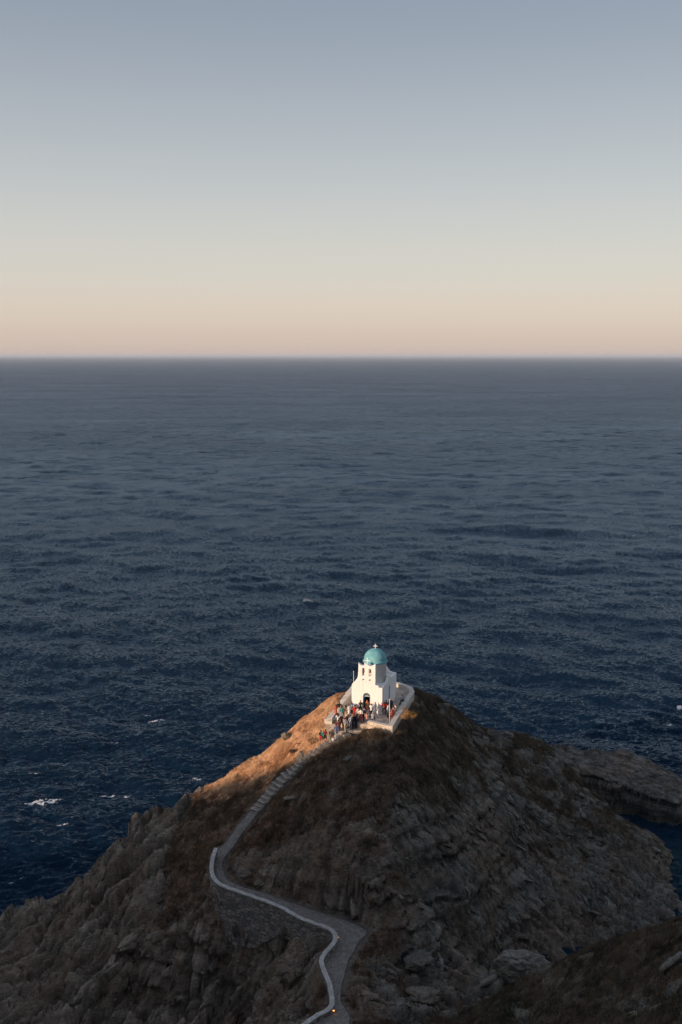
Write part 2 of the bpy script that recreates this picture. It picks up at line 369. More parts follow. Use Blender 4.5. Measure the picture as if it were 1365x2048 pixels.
ledge = 1.0*terr(hs, 1.25)+.6*terr(hs*1.0+.3, .42)
(dl, kl), (dr, kr) = relief(R(35), 5.2, 2.0, 100), relief(R(-38), 3.4, 1.0, 200); dr = dr*.55
dc, kc = relief(R(8), 3.0, 1.3, 300); dc = dc*.32+ledge*.85
blk = kl*(1-bx)+kr*bx
D = dl*(1-bx)+dr*bx
cm = blur(np.clip(mC+.6*mM*0, 0, 1), 4); D = D*(1-cm)+dc*cm
pl_d = terr(H+.05*X+.3*perlin(X/6, Y/6, 82), .75)*.9*(pd < .3)+.10*fbm(X, Y, 3, 83)
_, ej = facets(X/2.4+.5*perlin(X/3, Y/3, 84), Y/2.0, 400, 0); pl_d = pl_d-.35*(1-sm(0, .10, ej))*(pd > 0)
D = D*(1-platm)+pl_d*platm
soft = .28*fbm(X/2.2, Y/2.2, 5, 90)+.10*fbm(X/.5, Y/.5, 2, 91)
rr = rock*sm(-2.5, 0, H)
H2 = H+D*.85*rr*(1-.55*sm(.9, 1.9, slope))+soft*(1-.6*rr)
# path bed and terrace ground are levelled
def nearest_path(x, y):
    best = np.full(x.shape, 1e9); z = np.zeros(x.shape); w = np.ones(x.shape)
    for i in range(0, NP, 2):
        d = (x-PC[i, 0])**2+(y-PC[i, 1])**2; n = d < best; best = np.where(n, d, best); z = np.where(n, PC[i, 2], z); w = np.where(n, PW[i], w)
    return np.sqrt(best), z, w
m = (X > -25) & (X < 12) & (Y > 60) & (Y < 114)
dd, zz, ww = nearest_path(X[m], Y[m]); f = 1-sm(ww+.25, ww+1.5, dd)
H2[m] = H2[m]*(1-f)+(zz-.12)*f
pathf = np.zeros(X.shape); pathf[m] = 1-sm(ww+.1, ww+.6, dd)
TERR = [UZ(*p) for p in ((176,962,25.5),(312,952,25.5),(652,1008,25.1),(940,1040,25.45),(1190,645,25.45),(1165,592,25.45),(1060,552,25.45),(990,538,25.45),(560,500,25.45),(505,545,25.45))]
tp = np.array([(p.x, p.y) for p in TERR]); m = (X > -12) & (X < 18) & (Y > 98) & (Y < 135)
td = np.full(X.shape, -99.); td[m] = sdist(X[m], Y[m], tp)
f = sm(-1.2, .2, td); H2 = np.where(f > 0, H2*(1-f)+np.minimum(H2, 24.3)*f, H2)
bank = 24.45-.5*np.maximum(-td-.2, 0)-.12*np.maximum(-td-.2, 0)**2+.12*fbm(X/1.2, Y/1.2, 3, 97); side_ok = sm(2.2, 3.6, X+.28*(Y-108))*sm(-6, -.1, td)
H2 = np.where(td < .3, np.maximum(H2, bank*side_ok+H2*(1-side_ok)), H2)
H2 = np.where(td > -.1, np.minimum(H2, 24.6), H2)
LAND = [UZ(*p) for p in ((300,960,24.5),(655,1012,24.5),(642,1088,24.5),(428,1088,24.5),(370,1112,24.3),(290,1110,24.3))]
lp = np.array([(p.x, p.y) for p in LAND]); ld = np.full(X.shape, -99.); ld[m] = sdist(X[m], Y[m], lp)
H2 = np.where(ld > -.5, np.minimum(H2, 23.9), H2)
g2y, g2x = np.gradient(blur(H, 6), gy, gx); gl = np.hypot(g2x, g2y)+1e-6
tanc = (-g2y*X+g2x*Y)/gl
Aq, Ae = facets((X*.7-Y*.5)/2.6+.4*perlin(X/2, Y/2, 610), H2/1.15+.25*X*.4+.4*perlin(X/3, Y/3, 611), 620, 1.6)
Bq, Be = facets((X*.7-Y*.5)/1.1, H2/.5+.1*X, 630, 1.6)
push = (.75*Aq+.38*Bq-.30*(1-sm(0, .15, Ae))-.12*(1-sm(0, .2, Be)))*sm(.55, 1.3, gl)*rr*(1-sm(-1.5, .5, td))*(1-pathf)
push = push*(1-sm(-1.2, .3, -dpath)) if False else push
q_ = H2+.06*X+.25*perlin(X/5, Y/5, 640)
strat = (_r(np.floor(q_/.42), q_*0, 650)-.5)*.9+(_r(np.floor(q_/.17), q_*0, 651)-.5)*.35
push = push*(1-platm)+strat*platm*sm(.5, 1.2, gl)*sm(-3.3, -2.0, pd)
XD = X-g2x/gl*push; YD = Y-g2y/gl*push
nrow, ncol = X.shape
idx = np.arange(nrow*ncol).reshape(nrow, ncol)
F = np.stack([idx[:-1, :-1], idx[:-1, 1:], idx[1:, 1:], idx[1:, :-1]], -1).reshape(-1, 4)
# drop the far sea bed
keep = (H2[:-1, :-1].ravel() > -3.4) | (H2[1:, 1:].ravel() > -3.4)
F = F[keep]
# terrain material
mt, t, b = newmat('headland_ground', .95, .15)
P = pos(t)
rk = attr(t, 'rock'); rg = attr(t, 'rightside'); pa = attr(t, 'pathside'); pt = attr(t, 'platform')
n1 = noise(t, .35, 6, .6, P, .4).outputs['Fac']; n2 = noise(t, 2.2, 6, .65, P, .3).outputs['Fac']; n3 = noise(t, 9, 4, .6, P).outputs['Fac']
band = noise(t, 1.0, 5, .6, mapping(t, P, (.5, .5, 3.2), (.35, -.3, 0)), .5).outputs['Fac']
rockcol = ramp(t, n1, [(.3, (.135, .113, .088)), (.5, (.21, .182, .145)), (.68, (.29, .25, .20))])
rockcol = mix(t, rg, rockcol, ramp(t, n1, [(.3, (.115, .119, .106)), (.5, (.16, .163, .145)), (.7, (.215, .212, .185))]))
rockcol = mix(t, pt, rockcol, ramp(t, n1, [(.3, (.095, .096, .092)), (.7, (.14, .14, .131))]))
sband = noise(t, 1.0, 4, .6, mapping(t, P, (.12, .12, 5.0), (.03, .04, 0)), .2).outputs['Fac']
rockcol = mix(t, math_(t, 'MULTIPLY', pt, .9), rockcol, ramp(t, sband, [(.38, .35), (.5, .95), (.62, 1.3)]), 'MULTIPLY')
rockcol = mix(t, .75, rockcol, ramp(t, band, [(.3, .5), (.5, .92), (.7, 1.3)]), 'MULTIPLY')
rockcol = mix(t, ramp(t, n2, [(.48, 0.0), (.66, .55)]), rockcol, (.26, .175, .11))
rockcol = mix(t, ramp(t, noise(t, .12, 4, .6, P, .5).outputs['Fac'], [(.45, 0.0), (.62, .5)]), rockcol, (.17, .115, .075))
rockcol = mix(t, .8, rockcol, ramp(t, attr(t, 'block'), [(.2, .55), (.5, .95), (.8, 1.45)]), 'MULTIPLY')
rockcol = mix(t, .7, rockcol, ramp(t, n3, [(.3, .65), (.7, 1.3)]), 'MULTIPLY')
vegcol = ramp(t, n2, [(.25, (.055, .040, .030)), (.42, (.12, .074, .050)), (.55, (.18, .115, .076)), (.72, (.26, .18, .12))])
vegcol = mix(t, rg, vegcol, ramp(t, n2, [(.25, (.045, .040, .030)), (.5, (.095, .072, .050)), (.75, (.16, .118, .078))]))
vegcol = mix(t, .6, vegcol, ramp(t, n3, [(.3, .6), (.7, 1.35)]), 'MULTIPLY')
vegcol = mix(t, attr(t, 'sunlit_gold'), vegcol, ramp(t, n2, [(.3, (.30, .15, .08)), (.5, (.62, .35, .20)), (.7, (.75, .48, .29))]))
col = mix(t, rk, vegcol, rockcol)
soil = ramp(t, n2, [(.3, (.10, .085, .07)), (.7, (.18, .155, .13))]); col = mix(t, pa, col, soil)
t.links.new(col, b.inputs['Base Color'])
vo = N(t, 'ShaderNodeTexVoronoi', feature='DISTANCE_TO_EDGE'); vo.inputs['Scale'].default_value = 1.7; t.links.new(mapping(t, P, (1, 1, 2.5), (.3, -.3, .5)), vo.inputs['Vector'])
hh = math_(t, 'ADD', math_(t, 'ADD', math_(t, 'MULTIPLY', noise(t, 3, 8, .7, P).outputs['Fac'], .5), math_(t, 'MULTIPLY', band, .55)), math_(t, 'MULTIPLY', math_(t, 'MINIMUM', vo.outputs['Distance'], .08), 2.0))
bump(t, b, hh, .9, .5)
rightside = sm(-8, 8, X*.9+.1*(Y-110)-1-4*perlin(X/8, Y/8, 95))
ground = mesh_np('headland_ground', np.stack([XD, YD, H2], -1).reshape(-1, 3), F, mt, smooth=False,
    attrs=dict(rock=np.clip(rock+.15*perlin(X/.8, Y/.8, 96), 0, 1).ravel(), rightside=np.clip(rightside, 0, 1).ravel(), block=blk.ravel(), sunlit_gold=sunlit_gold.ravel(), pathside=np.clip(pathf+1.0*(np.abs(td+0) < 0)+0, 0, 1).ravel(), platform=platm.ravel()))
tag(ground, 'rocky headland and the mainland slope', kind='structure')
from mathutils.bvhtree import BVHTree
def ground_z(x, y):
    i = np.clip(np.searchsorted(gx, x)-1, 0, ncol-2); j = np.clip(np.searchsorted(gy, y)-1, 0, nrow-2)
    fx = (x-gx[i])/(gx[i+1]-gx[i]); fy = (y-gy[j])/(gy[j+1]-gy[j])
    return (H2[j, i]*(1-fx)+H2[j, i+1]*fx)*(1-fy)+(H2[j+1, i]*(1-fx)+H2[j+1, i+1]*fx)*fy
def onground(px, py):
    """where the line of sight through px,py first meets the built ground"""
    a = U(px, py, 60.0); o = Vector((0, 0, CAMH)); d = (a-o).normalized(); s = 30.0
    while s < 220:
        p = o+d*s
        if p.z < ground_z(np.array([p.x]), np.array([p.y]))[0]: break
        s += .12
    p = o+d*s; p.z = float(ground_z(np.array([p.x]), np.array([p.y]))[0]); return p

# ------------------------------------------------------------------ sea
def spectrum(L, Nn, lam0, wdir, seed, lmin, lmax, spread=2):
    g = np.random.default_rng(seed); k1 = 2*np.pi*np.fft.fftfreq(Nn, L/Nn); KX, KY = np.meshgrid(k1, k1)
    k = np.hypot(KX, KY); k[0, 0] = 1; kp = 2*np.pi/lam0; lam = 2*np.pi/k
    c = (KX*math.cos(wdir)+KY*math.sin(wdir))/k; spread = 5 if lmax > 25 else spread
    S = np.exp(-1.25*(kp/k)**2)/k**4*(np.abs(c)**(2*spread)*.9+.1)*(lam > lmin)*(lam < lmax)
    S[0, 0] = 0
    A = np.sqrt(S)*(g.normal(size=k.shape)+1j*g.normal(size=k.shape))
    h = np.fft.ifft2(A); dx = np.fft.ifft2(-1j*KX/k*A); dy = np.fft.ifft2(-1j*KY/k*A)
    sl = np.fft.ifft2(1j*KY*A).real.std()+np.fft.ifft2(1j*KX*A).real.std()
    return h.real, dx.real, dy.real, sl
def samp(Fld, L, x, y):
    n = Fld.shape[0]; u = (x/L*n) % n; v = (y/L*n) % n; i = np.floor(u).astype(int); j = np.floor(v).astype(int); fu = u-i; fv = v-j
    i1 = (i+1) % n; j1 = (j+1) % n; i %= n; j %= n
    return (Fld[j, i]*(1-fu)+Fld[j, i1]*fu)*(1-fv)+(Fld[j1, i]*(1-fu)+Fld[j1, i1]*fu)*fv
WD = R(68)
def fan():
    rs = [30.]; 
    while rs[-1] < 1500: r = rs[-1]; rs.append(r+max(.20, r*r/(67*995)*.9))
    while rs[-1] < 110000: rs.append(rs[-1]*1.12)
    rs = np.array(rs)
    th = np.r_[np.linspace(-180, -36, 70)[:-1], np.linspace(-36, -22, 60)[:-1], np.linspace(-22, 22, 900)[:-1], np.linspace(22, 36, 60)[:-1], np.linspace(36, 180, 70)]
    return rs, np.radians(th)
rs, th = fan()
RS, TH = np.meshgrid(rs, th, indexing='ij'); SX = RS*np.sin(TH); SY = RS*np.cos(TH); SZ = np.zeros(SX.shape)
OX = np.zeros(SX.shape); OY = np.zeros(SX.shape); chopJ = np.zeros(SX.shape)
near = RS < 1400
def band_add(L, Nn, lam0, wd_, seed, lmin, lmax, slope_t, rfade, ang=0, chop=.9):
    h, dx, dy, sl = spectrum(L, Nn, lam0, wd_, seed, lmin, lmax); k = slope_t/sl
    u, v = rot(SX, SY, ang); f = 1-sm(rfade*.6, rfade, RS)
    a = samp(h, L, u, v)*k*f; b = samp(dx, L, u, v)*k*f; c = samp(dy, L, u, v)*k*f
    cb, sb = math.cos(ang), math.sin(ang)
    return a, (b*cb-c*sb)*chop, (b*sb+c*cb)*chop
for args in ((797, 512, 38, WD, 1, 20, 120, .080, 1400), (331, 512, 14, WD+.15, 2, 8, 20, .10, 900, .2), (149, 512, 6.5, WD-.1, 3, 3, 8, .16, 480, -.3), (61, 512, 2.6, WD, 4, .9, 3, .26, 260, .5)):
    a, b_, c_ = band_add(*args); SZ += a; OX += b_; OY += c_
SX2 = SX+OX; SY2 = SY+OY
# whitecaps: on the highest crests plus the few breakers the photograph shows
foam = np.zeros(SX.shape)
ridge = SZ/(SZ[near].std()+1e-6)
fn = fbm(SX/6, SY/3, 4, 500)
foam = np.maximum(foam, sm(2.45, 3.1, ridge+.7*fn)*sm(.1, .4, fbm(SX/40, SY/40, 2, 510)+.1)*(RS < 300)*.42)
for (px, py, rx, ry, st) in [(92,1603,2.6,1.1,1.3),(62,1607,1.6,.6,.9),(392,1554,1.5,.6,1.2),(120,1522,2.2,.7,.8),(72,1546,2.0,.4,.7),(216,1584,2.0,.5,.8),(258,1588,1.8,.7,.7),(314,1434,1.8,.7,1.1),(297,1425,1.0,.4,.9),(361,1416,.8,.4,.9),(230,1479,1.4,.4,.8),(273,1458,.8,.4,.7),(420,1164,1.6,.5,.7),(552,1143,1.4,.4,.5),(283,1034,2,.7,.6),(350,1210,1.8,.4,.6),(1043,1295,1.4,.5,.8),(948,1322,2.5,.4,.6),(1358,1412,1.4,.8,1.1),(1341,1446,1.,.6,1.1),(728,1219,4,.8,.6),(680,1170,2,.5,.5),(463,1337,1,.4,.6),(1200,780,5,2.5,.5),(870,808,4,2,.45),(1065,846,3,2,.45),(125,1653,1.3,.4,.7),(20,1755,1.2,.8,.5),(130,1790,4,1.2,.7),(10,1835,2.5,1.6,1.0),(367,1565,2.5,.4,.45),(990,1448,1.2,1.5,.35),(20,1900,2,1,.5),(5,1985,1.5,2.5,.8),(1355,1640,.8,.5,.5)]:
    p = U(px, py, .3); q = np.exp(-((SX2-p.x)/rx)**2-((SY2-p.y-.15*(SX2-p.x))/ry)**2)
    foam = np.maximum(foam, q*st*sm(-.1, .45, fbm(SX/1.3, SY/.5, 5, 520, .7)+q*.55-.25))
# spray collar where the water meets the rocks
mm = (SX2 > gx[2]) & (SX2 < gx[-3]) & (SY2 > gy[2]) & (SY2 < gy[-3]) & (RS < 200)
gz = np.full(SX.shape, -9.); gz[mm] = ground_z(SX2[mm], SY2[mm])
foam = np.maximum(foam, .62*sm(-1.5, -.1, gz-SZ)*sm(.05, .5, fbm(SX/1.1, SY/.8, 5, 530, .7))*(1-.5*(SX > 20)))
turq = sm(-3.3, .2, gz)*.8
nr, nc = SX.shape; idx = np.arange(nr*nc).reshape(nr, nc)
SF = np.stack([idx[:-1, :-1], idx[:-1, 1:], idx[1:, 1:], idx[1:, :-1]], -1).reshape(-1, 4)
ms, t, b = newmat('sea_water', .9, 0.0)
P = pos(t); fr = attr(t, 'far'); 
def slopes(scale, amp, sx=1.0, sy=2.0, det=3, rotz=.25):
    n = noise(t, scale, det, .6, mapping(t, P, (sx, sy, 1), (0, 0, rotz)))
    v = N(t, 'ShaderNodeVectorMath', operation='SUBTRACT'); t.links.new(n.outputs['Color'], v.inputs[0]); v.inputs[1].default_value = (.5, .5, .5)
    w = N(t, 'ShaderNodeVectorMath', operation='MULTIPLY'); t.links.new(v.outputs[0], w.inputs[0])
    w.inputs[1].default_value = (amp*.6, amp, 0); return w.outputs[0]
def vadd(a, b2):
    v = N(t, 'ShaderNodeVectorMath', operation='ADD'); t.links.new(a, v.inputs[0]); t.links.new(b2, v.inputs[1]); return v.outputs[0]
def vscale(a, f):
    v = N(t, 'ShaderNodeVectorMath', operation='SCALE'); t.links.new(a, v.inputs[0]); t.links.new(f, v.inputs['Scale']); return v.outputs[0]
gn = N(t, 'ShaderNodeNewGeometry').outputs['Normal']
s = vadd(slopes(3.4, 1.8), slopes(1.2, 1.7)); 
s = vadd(s, vscale(vadd(slopes(.26, 1.9, .7, 1.8), slopes(.085, 1.3, .6, 1.7)), fr))
s = vadd(s, vscale(vadd(slopes(.028, 1.0, .6, 1.8), slopes(.009, .6, .5, 1.8)), attr(t, 'vfar')))
gust = noise(t, .006, 4, .6, mapping(t, P, (.5, 1.4, 1), (0, 0, .2)), .6).outputs['Fac']
gs = ramp(t, gust, [(.3, .7), (.7, 1.3)]); s = vscale(s, gs)
nn = vadd(gn, s); vn = N(t, 'ShaderNodeVectorMath', operation='NORMALIZE'); t.links.new(nn, vn.inputs[0]); t.links.new(vn.outputs[0], b.inputs['Normal'])
wcol = mix(t, attr(t, 'shallow'), (.0032, .0140, .032), (.0045, .022, .030))
fo = attr(t, 'foam'); fmask = ramp(t, math_(t, 'ADD', fo, math_(t, 'MULTIPLY', math_(t, 'SUBTRACT', noise(t, 3.5, 5, .7, P).outputs['Fac'], .5), 1.0)), [(.35, 0.0), (.62, 1.0)])
fmask = math_(t, 'MULTIPLY', fmask, math_(t, 'GREATER_THAN', fo, .04))
t.links.new(mix(t, fmask, wcol, (.62, .64, .65)), b.inputs['Base Color'])
gl_ = N(t, 'ShaderNodeBsdfGlossy'); gl_.inputs['Color'].default_value = (.64, .82, 1.0, 1); gl_.inputs['Roughness'].default_value = .24
fz = N(t, 'ShaderNodeFresnel'); fz.inputs['IOR'].default_value = 1.333; t.links.new(vn.outputs[0], fz.inputs['Normal']); t.links.new(vn.outputs[0], gl_.inputs['Normal'])
fac = math_(t, 'MINIMUM', math_(t, 'POWER', fz.outputs[0], 1.7), .42)
fac = math_(t, 'MULTIPLY', fac, math_(t, 'SUBTRACT', 1.0, math_(t, 'MULTIPLY', fmask, .9)))
mxs = N(t, 'ShaderNodeMixShader'); t.links.new(fac, mxs.inputs[0]); t.links.new(b.outputs[0], mxs.inputs[1]); t.links.new(gl_.outputs[0], mxs.inputs[2]); t.links.new(mxs.outputs[0], t.nodes['Material Output'].inputs[0])
sea = mesh_np('sea', np.stack([SX2, SY2, SZ], -1).reshape(-1, 3), SF, ms, smooth=True, attrs=dict(foam=foam.ravel(), far=sm(200, 900, RS).ravel(), vfar=sm(500, 2000, RS).ravel(), shallow=turq.ravel()))
tag(sea, 'dark choppy open sea', kind='structure')
# ------------------------------------------------------------------ materials for built things
def whitewash():
    m, t, b = newmat('whitewash', .9, .2); P = pos(t)
    a = noise(t, 1.1, 6, .65, P).outputs['Fac']; s = noise(t, 3.0, 4, .6, mapping(t, P, (3, 3, .35))).outputs['Fac']
    c = mix(t, .5, ramp(t, a, [(.3, (.74, .72, .69)), (.6, (.84, .83, .80))]), ramp(t, s, [(.32, (.64, .61, .56)), (.5, (.85, .84, .81))]))
    t.links.new(c, b.inputs['Base Color']); bump(t, b, noise(t, 7, 5, .6, P).outputs['Fac'], .35, .05); return m
def masonry(name, lo, hi, sc_=2.6, mortar=(.35, .32, .28), mw=.05):
    m, t, b = newmat(name, .95, .15); P = pos(t)
    v = N(t, 'ShaderNodeTexVoronoi', feature='DISTANCE_TO_EDGE'); v.inputs['Scale'].default_value = sc_
    w = N(t, 'ShaderNodeTexVoronoi'); w.inputs['Scale'].default_value = sc_
    q = mapping(t, P, (1, 1, 1.7)); t.links.new(q, v.inputs['Vector']); t.links.new(q, w.inputs['Vector'])
    sp = N(t, 'ShaderNodeSeparateColor'); t.links.new(w.outputs['Color'], sp.inputs[0])
    c = ramp(t, sp.outputs[0], [(.1, lo), (.9, hi)]); c = mix(t, .5, c, ramp(t, noise(t, 9, 4, .6, P).outputs['Fac'], [(.3, .7), (.7, 1.25)]), 'MULTIPLY')
    e = ramp(t, v.outputs['Distance'], [(mw*.4, 0.0), (mw, 1.0)])
    t.links.new(mix(t, e, mortar, c), b.inputs['Base Color']); bump(t, b, e, .6, .06); return m
M_white = whitewash()
M_terr = masonry('terrace_stone', (.42, .34, .26), (.66, .55, .43), 2.2, (.60, .53, .44))
M_pave = masonry('flagstones', (.34, .28, .235), (.50, .42, .36), 1.5, (.60, .53, .46), .04)
M_cap = masonry('parapet_plaster', (.52, .475, .41), (.68, .62, .545), 1.3, (.60, .55, .49), .03)
M_path = masonry('cobbles', (.17, .155, .138), (.24, .222, .20), 3.0, (.16, .147, .13), .07)
M_wallcap = masonry('lime_washed_coping', (.36, .345, .32), (.48, .46, .425), 2.0, (.33, .315, .29), .04)
M_drywall = masonry('drystone', (.15, .14, .13), (.30, .27, .24), 2.0, (.09, .085, .08), .08)
M_step = masonry('step_stone', (.24, .205, .17), (.38, .33, .28), 2.0, (.18, .155, .13), .05)
M_stepedge = plain('limed_step_edge', (.42, .385, .34), .9, .2, 6)
M_blue = plain('blue_painted_wood', (.05, .12, .19), .6)
M_paleblue = plain('pale_blue_paint', (.42, .55, .60), .6, .05)
M_glass = plain('dark_glass', (.008, .012, .016), .15, .02, spec=.5)
M_bronze = plain('bronze_bell', (.10, .055, .03), .55, .25, metal=.4)
M_metal = plain('galvanised_metal', (.16, .18, .22), .5, .1)
M_polew = plain('white_pole_paint', (.75, .75, .74), .5, .05)
M_dark = plain('dark_floor', (.05, .04, .035))
m, t, b = newmat('turquoise_dome_paint', .7, .3); P = pos(t)
c = ramp(t, noise(t, 2.2, 6, .65, P).outputs['Fac'], [(.3, (.10, .30, .345)), (.55, (.145, .375, .415)), (.7, (.22, .455, .47))])
c = mix(t, ramp(t, noise(t, 6, 5, .75, mapping(t, P, (1.5, 1.5, .6))).outputs['Fac'], [(.60, 0.0), (.70, .5)]), c, (.45, .58, .54))
t.links.new(c, b.inputs['Base Color']); bump(t, b, noise(t, 5, 5, .6, P).outputs['Fac'], .35, .05); M_dome = m

# ------------------------------------------------------------------ terrace, landing, parapets
FLOOR = 25.0
tb = prism(ccw([(p.x, p.y) for p in TERR]), 20.5, FLOOR-.02)
base = tb.build('terrace_wall', M_terr); tag(base, 'tan stone retaining wall of the terrace under the white church', 'retaining wall')
inner = prism(ccw([(p.x, p.y) for p in TERR]), FLOOR-.016, FLOOR)
# paving sheet on top (kept inside the wall faces)
c0 = sum((Vector((p.x, p.y, 0)) for p in TERR), Vector())/len(TERR)
ip = ccw([((p.x-c0.x)*.985+c0.x, (p.y-c0.y)*.985+c0.y) for p in TERR])
pv = prism(ip, FLOOR-.1, FLOOR).build('terrace_paving', M_pave); tag(pv, 'flagstone paving of the terrace', kind='structure')
def offset_line(pts2, w):
    out = []
    for i, p in enumerate(pts2):
        a = pts2[max(i-1, 0)]; c = pts2[min(i+1, len(pts2)-1)]; d = (Vector(c)-Vector(a)); d.z = 0; d.normalize()
        n = Vector((-d.y, d.x, 0)); k = 1.0
        if 0 < i < len(pts2)-1:
            d1 = (Vector(p)-Vector(a)).normalized(); k = 1/max(.5, n.dot(Vector((-d1.y, d1.x, 0))))
        out.append(Vector(p)+n*w*k)
    return out
def wall_strip(name, line, width, base_fn, mat_top, mat_side, top_name=None, cap=.09, over=.03, parent=None, jit=0, rise=0):
    """wall along a 3D line (top outer edge); inner side at +width to the left of travel"""
    L = [Vector(p) for p in line]; Rr = offset_line(L, width)
    if jit:
        jr = random.Random(8)
        for q in Rr: q.x += (jr.random()-.5)*jit; q.y += (jr.random()-.5)*jit
    def strip(A, B, zt, zb):
        V = []; F_ = []
        for i in range(len(A)): V += [(A[i].x, A[i].y, zt(A[i])), (B[i].x, B[i].y, zt(A[i])), (B[i].x, B[i].y, zb(B[i])), (A[i].x, A[i].y, zb(A[i]))]
        for i in range(len(A)-1):
            a = 4*i; c = a+4
            F_ += [(a, a+1, c+1, c), (a+1, a+2, c+2, c+1), (a+3, a, c, c+3), (a+2, a+3, c+3, c+2)]
        n = 4*(len(A)-1); F_ += [(0, 3, 2, 1), (n, n+1, n+2, n+3)]
        return V, F_
    V, F_ = strip(L, Rr, lambda p: p.z-cap, base_fn)
    o = pydata(name, V, F_, mat_side, parent)
    s = 1 if width > 0 else -1
    A2 = offset_line(L, -over*s); B2 = offset_line(L, width+over*s)
    for p, q in zip(A2, L): p.z = q.z
    if rise:   # the wall body slopes with its coping
        for i in range(len(L)): o.data.vertices[4*i+1].co.z += rise
    rj = random.Random(4); V, F_ = strip(A2, B2, lambda p: p.z+(rj.random()-.5)*jit, lambda p: 0)
    V = [(x, y, z) for x, y, z in V]
    for i in range(len(A2)):
        zt = V[4*i][2]; V[4*i+1] = (*V[4*i+1][:2], zt+rise); V[4*i+2] = (*V[4*i+2][:2], L[i].z-cap-.002+0); V[4*i+3] = (*V[4*i+3][:2], L[i].z-cap-.002+0)
    cp = pydata('coping', V, F_, mat_top, o); return o
def curve_pts(P, n):
    Pn = np.array([tuple(p) for p in P]); return [Vector(q) for q in resample(Pn, n)]
T = TERR
z45 = lambda p: Vector((p.x, p.y, FLOOR+.48))
right_line = [z45(T[3]), z45(T[4]), z45(T[5]), z45(T[6]), z45(T[7]), z45(T[8])]
rl = curve_pts(right_line[:2], 8)[:-1]+[Vector(q) for q in smooth1(resample(np.array([tuple(p) for p in right_line[1:5]]), 14).copy(), 2)]+curve_pts(right_line[4:], 4)[1:]
o = wall_strip('parapet_wall', rl, .52, lambda p: FLOOR+.002, M_cap, M_cap); tag(o, 'low whitewashed parapet curving round the right and rear of the terrace', 'parapet', 'terrace parapets')
SLOPED = True
ll = curve_pts([z45(T[0]), z45(T[9])], 8)+curve_pts([z45(T[9]), z45(T[8])+Vector((-.3, 0, 0))], 3)[1:]
o = wall_strip('parapet_wall', ll, -.78, lambda p: FLOOR+.002, M_cap, M_cap, rise=.26); tag(o, 'broad sunlit parapet running back along the left side of the church', 'parapet', 'terrace parapets')
fl = curve_pts([Vector((T[2].x+.05, T[2].y, FLOOR+.40)), Vector((T[3].x-.1, T[3].y+.02, FLOOR+.40))], 7)
o = wall_strip('parapet_wall', fl, .45, lambda p: FLOOR+.002, M_cap, M_terr); tag(o, 'short tan front parapet facing the path, right of the steps', 'parapet', 'terrace parapets')
bl = curve_pts([Vector((T[0].x+.0, T[0].y, FLOOR+.44)), Vector((T[1].x, T[1].y, FLOOR+.44))], 4)
o = wall_strip('parapet_wall', bl, .5, lambda p: FLOOR+.002, M_cap, M_terr); tag(o, 'tan stone corner parapet above the retaining wall at the top of the steps', 'parapet', 'terrace parapets')
lnd = prism(ccw([(p.x, p.y) for p in LAND[:4]]+[(LAND[4].x, LAND[4].y)]+[(LAND[5].x, LAND[5].y)]), 22.6, 24.5)
o = lnd.build('stair_landing', M_step); tag(o, 'stone landing below the terrace', kind='structure')
ml = MB(); a = UZ(430, 1088, 24.5); c = UZ(642, 1088, 24.5); d = (c-a).normalized(); n_ = Vector((d.y, -d.x, 0))
ml.box((a+c)/2+n_*.03+Vector((0, 0, -.04)), ((c-a).length, .16, .13), math.atan2(d.y, d.x)); ml.build('landing_edge', M_stepedge, o)
# two risers up from landing to terrace
rs_ = MB(); a = UZ(330, 985, 24.75); c = UZ(640, 1030, 24.75); d = (c-a).normalized(); rs_.box((a+c)/2+Vector((0, 0, -.13)), ((c-a).length, .7, .25), math.atan2(d.y, d.x)); o2 = rs_.build('riser', M_step, o)

# ------------------------------------------------------------------ path and steps
V = []; F_ = []; K = 6
for i in range(NP):
    for k in range(K+1):
        q = PLs[i]*(1-k/K)+PRs[i]*k/K; e = .12*perlin(np.array([i/6.]), np.array([k*9.1]), 3)[0]*(k in (0, K))
        V.append((q[0]+e, q[1], q[2]+.03-.05*(k in (0, K))))
for i in range(NP-1):
    for k in range(K): a = i*(K+1)+k; F_.append((a, a+1, a+K+2, a+K+1))
F_ = [f[::-1] for f in F_]
o = pydata('stone_path', V, F_, M_path); tag(o, 'cobbled footpath', kind='structure')
# steps: slabs laid across the upper path
stp = MB(); edg = MB(); s = 0.0; arc = np.r_[0, np.cumsum(np.linalg.norm(np.diff(PC, axis=0), axis=1))]
send = arc[np.argmin(np.abs(PC[:, 2]-16.9))]; rj = random.Random(5)
while s < send:
    p = np.array([np.interp(s, arc, PC[:, k]) for k in range(3)]); q = np.array([np.interp(s+.4, arc, PC[:, k]) for k in range(3)])
    w = np.interp(s, arc, PW); d = q-p; ang = math.atan2(d[1], d[0])+math.pi/2; L_ = .40+.30*rj.random()
    wj = 2*w*(.95+.15*rj.random())
    stp.box((p[0], p[1], p[2]-.02), (wj, L_+.25, .28), ang+(rj.random()-.5)*.22)
    dn = Vector((d[0], d[1], 0)).normalized(); e = Vector(p)+dn*(L_/2+.10)
    edg.box((e.x, e.y, p[2]+.10), (wj*(.7+.3*rj.random()), .08, .06), ang+(rj.random()-.5)*.2)
    s += L_+.10
o = stp.build('path_steps', M_step); tag(o, 'stone steps climbing to the terrace', kind='structure'); edg.build('step_edges', M_stepedge, o)
